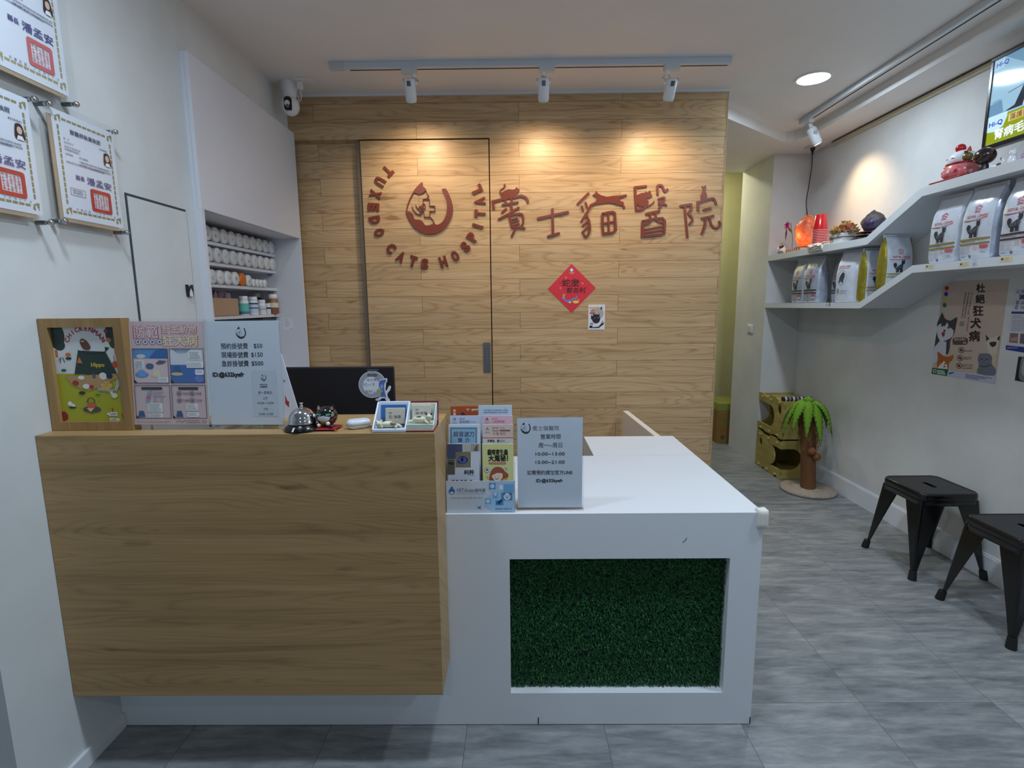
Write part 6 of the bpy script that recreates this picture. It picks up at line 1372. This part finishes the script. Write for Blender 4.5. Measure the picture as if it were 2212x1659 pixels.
A.poly(closed_smooth([(830, 912), (880, 960), (960, 950), (1012, 920), (1015, 1040), (990, 1100), (985, 1190), (880, 1180), (850, 1060), (835, 990)], 2), (206, 198, 178), 2).poly([(828, 910), (882, 968), (840, 1005)], (56, 44, 42), 3).poly([(985, 965), (1030, 918), (1015, 1000)], (56, 44, 42), 3).poly(closed_smooth([(885, 1020), (970, 1010), (975, 1050), (930, 1085), (895, 1060)], 3), (60, 48, 46), 3).poly([(900, 1180), (985, 1190), (965, 1370), (920, 1300)], (198, 190, 160), 2)
A.poly(closed_smooth([(740, 1180), (800, 1172), (890, 1180), (920, 1240), (910, 1320), (965, 1380), (945, 1478), (710, 1445), (740, 1340), (720, 1260)], 2), (112, 112, 130), 4).circ(778, 1248, 10, (40, 38, 46), 5).circ(848, 1254, 10, (40, 38, 46), 5).poly([(800, 1272), (818, 1274), (808, 1288)], (60, 56, 66), 5).line([(735, 1335), (800, 1358), (905, 1330)], 12, (40, 90, 60), 5).poly([(735, 1380), (790, 1400), (760, 1440), (730, 1420)], (76, 140, 70), 5)
A.poly(rrect(372, 952, 585, 1052, 40), (92, 70, 60), 3).poly([(400, 1030), (440, 1045), (365, 1050)], (92, 70, 60), 3).lines(398, 965, 560, 1, 20, 26, (226, 216, 206), 4, .02).lines(520, 1014, 575, 1, 20, 22, (226, 216, 206), 4, .02)
for x, y in ((495, 1125), (478, 1235), (463, 1340)): A.hoop(x, y, 42, 7, (54, 40, 38), 3).circ(x, y, 19, (110, 50, 46), 3).line([(x-26, y-26), (x+26, y+26)], 6, (54, 40, 38), 4)
A.lines(545, 1130, 660, 1, 20, 14, (90, 74, 66), 3, .05).lines(530, 1220, 640, 2, 22, 13, (90, 74, 66), 3, .1).lines(513, 1322, 668, 3, 24, 13, (90, 74, 66), 3, .15)
A.poly([(300, 1390), (972, 1490), (957, 1588), (82, 1448), (84, 1440), (290, 1470)], (186, 190, 212), 3).poly([(92, 1368), (318, 1390), (295, 1482), (82, 1450)], (32, 92, 58), 5).hoop(125, 1412, 25, 9, (200, 220, 206), 6)
for k in range(3): A.poly([(160, 1398+k*21), (262+k*8, 1410+k*21), (262+k*8, 1422+k*21), (160, 1410+k*21)], (200, 220, 206), 6)
A.poly([(322, 1440), (360, 1432), (390, 1430), (385, 1445), (350, 1450), (325, 1462)], (40, 44, 60), 5)
for k in range(3): A.poly([(550, 1455+k*20), (920-k*90, 1510+k*8), (920-k*90, 1520+k*8), (550, 1465+k*20)], (96, 100, 140), 5)
A.build('print', t)
ce = cw(1450, 700)
t = thing('information_sheet', 'white medical notice with navy bands beside the rabies poster', 'notice', (R, ce[1], ce[2]))
MB().prism([(1228, 275), (1900, 245), (1830, 1240), (1105, 1118)], lambda u, v, k: cw(u, v, -.001+.001*k), mat((202, 206, 218), .5)).build('sheet', t)
A = Art(cw, .0003); NV = (60, 66, 110)
A.text('止痛藥', 1245, 338, 60, (50, 54, 76), 2, w=190).text('減少', 1290, 420, 80, NV, 2, bold=.04, w=190).text('0', 1250, 496, 80, NV, 2, shear=.2, bold=.02).text('副作用', 1318, 492, 50, NV, 2, w=190).text('0', 1236, 562, 80, NV, 2, shear=.2, bold=.02).text('負擔', 1304, 558, 50, NV, 2, w=130)
A.poly([(1183, 592), (1870, 600), (1868, 640), (1180, 622)], NV, 2).lines(1197, 650, 1330, 1, 20, 13, (90, 94, 110), 2).lines(1194, 676, 1600, 1, 20, 11, (110, 112, 124), 2, .7).lines(1190, 708, 1700, 4, 22, 10, (110, 112, 124), 2).lines(1180, 798, 1500, 3, 24, 11, (110, 112, 124), 2, .5)
A.poly([(1166, 890), (1278, 895), (1268, 1030), (1150, 1018)], (140, 104, 100), 2).poly([(1170, 960), (1270, 940), (1266, 1000), (1160, 1000)], (176, 140, 132), 3).poly([(1310, 898), (1420, 903), (1412, 1046), (1294, 1032)], (112, 96, 104), 2).poly([(1108, 1058), (1850, 1130), (1832, 1240), (1104, 1118)], (40, 52, 130), 2).lines(1125, 1085, 1270, 1, 20, 16, (200, 206, 226), 3, .1)
A.build('print', t)
ce = cw(1400, 1400)
t = thing('xray_print', 'dark x-ray print under the medical notice on the grey wall', 'photo print', (R, ce[1], ce[2]))
MB().prism([(1268, 1200), (1700, 1222), (1660, 1640), (1215, 1555)], lambda u, v, k: cw(u, v, -.001+.001*k), mat((206, 208, 214), .5)).build('sheet', t)
A = Art(cw, .0003); A.poly([(1280, 1214), (1690, 1235), (1650, 1625), (1228, 1542)], (22, 24, 28), 1).poly(closed_smooth([(1330, 1220), (1450, 1225), (1460, 1400), (1420, 1560), (1300, 1530), (1290, 1420)], 3), (120, 120, 128), 2).poly(closed_smooth([(1360, 1230), (1420, 1240), (1410, 1400), (1360, 1480), (1320, 1420)], 3), (164, 164, 172), 3)
A.build('print', t)

# ---------------------------------------------------------------- cat house, palm post, boxes, stools
hx0, hx1, hy0, hy1 = 2.238, 2.546, 4.346, HD-.004; tk = .012
def house(z0, z1, label, lower):
    t = thing('cat_house', label, 'cat house', ((hx0+hx1)/2, (hy0+hy1)/2, z0), 'stacked plywood cat houses')
    D_ = hy1-hy0; H_ = z1-z0
    side = lambda s, z, k: (hx0+tk*k, hy0+s, z0+z)
    if lower:
        wave = [(D_, .0), (D_, H_), (D_*.8, H_), (D_*.72, H_-.014), (D_*.5, H_-.014), (D_*.42, H_+.006), (D_*.22, H_+.006), (D_*.15, H_-.01), (0, H_-.01)]
        outl = [(0, .0), (.04, 0), (.05, .016), (.085, .016), (.095, 0), (.26, 0), (.27, .016), (.305, .016), (.315, 0)]+wave+[(0, .262)]+arc(.20, .17, .10, 80, 280, 16, .095)+[(0, .082)]
        MB().prism([outl, arc(.365, .235, .028, 0, 340, 17, .038)], side, PLY).build('side_panel', t)
        fr = [(hx1-hx0, 0), (hx1-hx0, H_), (tk+.0005, H_), (tk+.0005, .262)]+arc(.10, .17, .085, 90, -90, 16, .092)+[(tk+.0005, .078), (tk+.0005, 0)]
        MB().prism(fr, lambda x, z, k: (hx0+x, hy0+tk*k, z0+z), PLY).build('front_panel', t)
    else:
        outl = [(0, 0), (.06, .0), (.08, .012), (.16, .012), (.18, 0), (.30, .0), (.32, .012), (D_, .012), (D_, .070)]+arc(.235, .16, .09, 260, 100, 16, .098)+[(D_, .268), (D_, H_), (D_*.82, H_), (D_*.72, H_-.02), (D_*.6, H_-.02), (D_*.5, H_+.012), (D_*.3, H_+.008), (D_*.2, H_-.014), (0, H_-.014)]
        MB().prism([outl, arc(.065, .245, .030, 0, 340, 17, .045)], side, PLY).build('side_panel', t)
        MB().box(hx0+tk+.0005, hx1, hy0, hy0+tk, z0, z1-.01, PLY).build('front_panel', t)
    MB().box(hx0+tk, hx1, hy0+tk, hy1-tk, z0+.018, z0+.028, PLY).build('floor_panel', t)
    MB().box(hx0+tk, hx1, hy0+tk, hy1-tk, z1-.034, z1-.022, PLY).build('top_panel', t)
    MB().box(hx1-tk, hx1, hy0+tk, hy1-tk, z0+.028, z1-.034, PLY).build('wall_side_panel', t)
    if lower: MB().box(hx0+tk, hx1, hy1-tk, hy1, z0, z1-.012, PLY).build('rear_panel', t)
    else: MB().prism([(0, 0), (hx1-hx0-tk, 0), (hx1-hx0-tk, H_-.01), (0, H_-.01), (0, .262)]+arc(.0, .16, .10, 90, -90, 12)+[(0, .06)], lambda x, z, k: (hx0+tk+x, hy1-tk+tk*k, z0+z), PLY).build('rear_panel', t)
    tb = MB(); LT = mat((206, 192, 130), .6)
    for s in (.05, .20, .36):
        for z in (.024, H_-.028):
            if s < D_-.02: tb.box(hx0-.008, hx0-.0002, hy0+s, hy0+s+.03, z0+z-.004, z0+z+.005, LT)
    for x in (.012, hx1-hx0-.03):
        for z in (.05, H_-.06): tb.box(hx0+x, hx0+x+.006, hy0-.003, hy0-.0002, z0+z-.018, z0+z+.018, mat((120, 108, 58), .7))
    tb.build('joint_tabs', t)
house(.0015, .334, 'lower plywood cat house standing on the grey floor', True)
house(.348, .684, 'upper plywood cat house stacked on the lower one', False)
rl = MB(); zt_ = .684-.022
for i in range(15):
    y = 4.42; x = 2.262+.0165*i
    rl.ring([[(x+.0165*e_, y+.02*math.cos(2*PI*k/14), zt_+.0205+.02*math.sin(2*PI*k/14)) for k in range(14)] for e_ in (0, 1)], mat(((30, 28, 40), (206, 206, 214), (44, 40, 56), (150, 120, 134))[i % 4], .7), True, True)
tag(rl.build('kicker_toy'), 'black and white patterned roll toy on the upper cat house', 'cat toy')

pb_ = Vector((2.334, 4.065, 0))
t = thing('palm_scratching_post', 'palm tree cat scratching post with green felt leaves and brown rope trunk', 'scratching post', pb_)
CARP = make_noisy('beige_carpet', (150, 136, 124), (176, 162, 148), 60., .95, bump=.4)
MB().lathe(pb_, [(.196, .001), (.203, .004), (.205, .014), (.198, .026), (0, .027)], CARP, 48).build('base', t)
p0, p1 = pb_+Vector((0, 0, .0268)), pb_+Vector((-.030, .03, .70))
ax = (p1-p0).normalized(); tr = []
ROPE = make_noisy('sisal_rope', (104, 70, 42), (128, 88, 54), 50., .9, (1, 1, 5), .3)
N_ = 75
for i in range(N_*2+1):
    k = i/(N_*2); r_ = .0535+(.0022 if i % 2 else 0); c = p0+(p1-p0)*k; tr.append([c+Vector((math.cos(2*PI*q/24), math.sin(2*PI*q/24), 0))*r_ for q in range(24)])
MB().ring(tr, ROPE).build('trunk', t)
fb = MB(); rs = random.Random(21); FB = [mat(c_, .9) for c_ in ((120, 82, 50), (150, 108, 70), (96, 62, 40), (176, 140, 96))]
for i in range(230):
    k = rs.uniform(.50, .86); a = rs.uniform(0, 2*PI); c = p0+(p1-p0)*k+Vector((math.cos(a), math.sin(a), 0))*.057
    o_ = Vector((math.cos(a), math.sin(a), 0)); tg_ = Vector((-math.sin(a), math.cos(a), 0))
    q = [c, c+o_*rs.uniform(.004, .014)+tg_*rs.uniform(-.012, .012)+Vector((0, 0, rs.uniform(-.03, .01))), c+o_*rs.uniform(.004, .026)+tg_*rs.uniform(-.03, .03)+Vector((0, 0, rs.uniform(-.055, .0)))]
    fb.tube(smoothline(q, 3), .0012, FB[i % 4], 4)
fb_o = fb.build('fibre_skirt', t)
for dx, z in ((-.030, .345), (.012, .300)):
    cc = pb_+Vector((dx, -.066, z)); MB().ball(cc, .030, make_noisy('coconut_rope_%d' % int(z*1000), (110, 68, 42), (150, 96, 60), 70., .9, (1, 1, 6), .4), 20, 14).build('coconut', t)
LG, LD = mat((104, 148, 30), .85), mat((30, 48, 22), .9)
top = p1+Vector((0, 0, .012))
def leaf(a, lift, ln, drop, wd):
    d = Vector((math.cos(a), math.sin(a), 0)); s = Vector((-math.sin(a), math.cos(a), 0)); n = 12; lm = MB(); L_, R_, C_ = [], [], []
    for i in range(n+1):
        k = i/n; c = top+d*(ln*(math.sin(k*1.35)/math.sin(1.35)))+Vector((0, 0, lift*math.sin(min(1, k*2)*PI/2)*.6-drop*k**2.1)); w_ = wd*(math.sin(min(1, k*1.5+.18)*PI/2))*(1-k**2.4)+.001
        C_.append(c+Vector((0, 0, .006*(1-k)))); L_.append(c+s*w_-Vector((0, 0, w_*.35))); R_.append(c-s*w_-Vector((0, 0, w_*.35)))
    fs = []; v = L_+C_+R_; m = n+1
    for i in range(n): fs += [(i, i+1, m+i+1, m+i), (m+i, m+i+1, 2*m+i+1, 2*m+i)]
    lm.add(v, fs, LG, True)
    for i in range(2, n):   # dark stitched notches along both edges
        for E, sg in ((L_, 1), (R_, -1)):
            e = E[i]; q = E[i+1]-E[i]; inn = (C_[i]-e)*.34
            up = Vector((0, 0, .0016))+d*.001
            lm.add([e+up, e+q*.32+up, e+inn+q*.05+up], [(0, 1, 2)], LD); lm.add([e-up, e+q*.32-up, e+inn-up], [(0, 1, 2)], LD)
    o = lm.build('leaf', t); sm_ = o.modifiers.new('felt', 'SOLIDIFY'); sm_.thickness = .003; sm_.offset = 0
rs = random.Random(2)
for i in range(11): leaf(2*PI*i/11+.22, .055+.012*(i % 2), .168+.02*rs.random(), .25+.045*(i % 3), .046)
MB().ball(top+Vector((0, 0, .022)), (.038, .038, .026), LG, 18, 10, fn=rock(1, .2)).build('crown_tuft', t)

bx = [2.150, 2.45, 5.54, 6.02]
t = thing('cardboard_box', 'cardboard carton with a green stripe on the hallway floor', 'box', ((bx[0]+bx[1])/2, 5.78, 0))
MB().box(*bx, .001, .36, KRAFT).build('carton', t)
MB().hexa([(bx[0], bx[2], .3605), (bx[1], bx[2], .3605), (bx[1], bx[3], .3605), (bx[0], bx[3], .3605), (bx[0]+.02, bx[2]+.02, .425), (bx[1], bx[2]+.02, .425), (bx[1], bx[3], .425), (bx[0]+.02, bx[3], .425)], make_noisy('green_kraft', (110, 120, 50), (140, 140, 66), 5., .75)).build('lid_flaps', t)
A = Art.flat((bx[0], bx[2]-.0004, .36), (bx[1]-bx[0], 0, 0), (0, 0, -.36), 30, 36, (0, -1, 0)); A.rect(6, 9, 16, 16, (120, 120, 56), 1).circ(7, 30, 2.4, (96, 92, 40), 1).rect(3, 1, 28, 3, (120, 132, 60), 1); A.build('print', t)
MB().box(bx[0]-.0006, bx[0]-.0001, bx[2]+.10, bx[2]+.16, .05, .36, mat((150, 112, 58), .6)).build('tape', t)

def stool(cx, cy, label):
    t = thing('metal_stool', label, 'stool', (cx, cy, 0), 'black metal stools by the grey wall')
    S, ZS_, F = .158, .470, .203
    m = MB()
    slot = [(x, y) for x, y in rrect(-.046, -.014, .046, .014, .0135, 4)]; slot = [(y, x) for x, y in slot][::-1]
    outer = rrect(-S+.006, -S+.006, S-.006, S-.006, .035, 5)
    m.prism([outer, slot], lambda x, y, k: (cx+x, cy+y, ZS_-.006+.004*k), mat((30, 30, 33), .42))
    rr_ = [[(cx+x*f, cy+y*f, z) for x, y in rrect(-S, -S, S, S, .040, 6)] for f, z in ((.955, ZS_-.004), (.975, ZS_+.001), (1.0, ZS_-.003), (1.012, ZS_-.012), (1.016, ZS_-.034), (1.0, ZS_-.036), (.99, ZS_-.012))]
    m.ring(rr_, BLACKG, False, False); m.build('seat', t)
    MB().ring([[(cx+x*f, cy+y*f, z) for x, y in rrect(-S, -S, S, S, .040, 6)] for f, z in ((.985, ZS_-.012), (1.0, ZS_-.037), (1.018, ZS_-.068), (1.0, ZS_-.068), (.975, ZS_-.012))], BLACKG, False, False).build('apron', t)
    for sx_ in (-1, 1):
        for sy_ in (-1, 1):
            lg = MB(); secs = []
            for k in (0, .12, .35, .6, .82, 1.0):
                z = ZS_-.040-(ZS_-.040-.040)*k; o = (S-.004)+(F-S-.006)*k; w_ = .092*(1-k)**1.1+.021+.012*(1-k); th = .010
                x0, y0_ = cx+sx_*o, cy+sy_*o
                secs.append([(x0-sx_*w_, y0_, z), (x0-sx_*.010, y0_, z), (x0-sx_*.002, y0_-sy_*.002, z), (x0, y0_-sy_*.010, z), (x0, y0_-sy_*w_, z), (x0-sx_*.004, y0_-sy_*w_, z), (x0-sx_*.005, y0_-sy_*.014, z), (x0-sx_*.014, y0_-sy_*.005, z), (x0-sx_*w_, y0_-sy_*.004, z)])
            lg.ring(secs, BLACKG, smooth=False)
            o_ = lg.build('leg', t, bevel=.001)
            cxx, cyy = cx+sx_*(F-.012), cy+sy_*(F-.012)
            q = t.location
            ft = MB().cyl((cxx+sx_*.004, cyy+sy_*.004, .0), (cxx-sx_*.003, cyy-sy_*.003, .048), .0205, mat((16, 16, 17), .6), r1=.0175)
            ft.build('rubber_foot', o_)
    for s in (-1, 1): MB().obox((cx, cy, ZS_-.085-.006*s), Vector((1, s, 0)).normalized(), Vector((-s, 1, 0)).normalized(), (0, 0, 1), .205, .011, .003, BLACKG).build('cross_brace', t)
    return t
stool(2.338, 2.878, 'black metal stool with a slotted seat, nearer the palm scratching post')
stool(2.338, 2.300, 'black metal stool partly cut off by the photo edge')
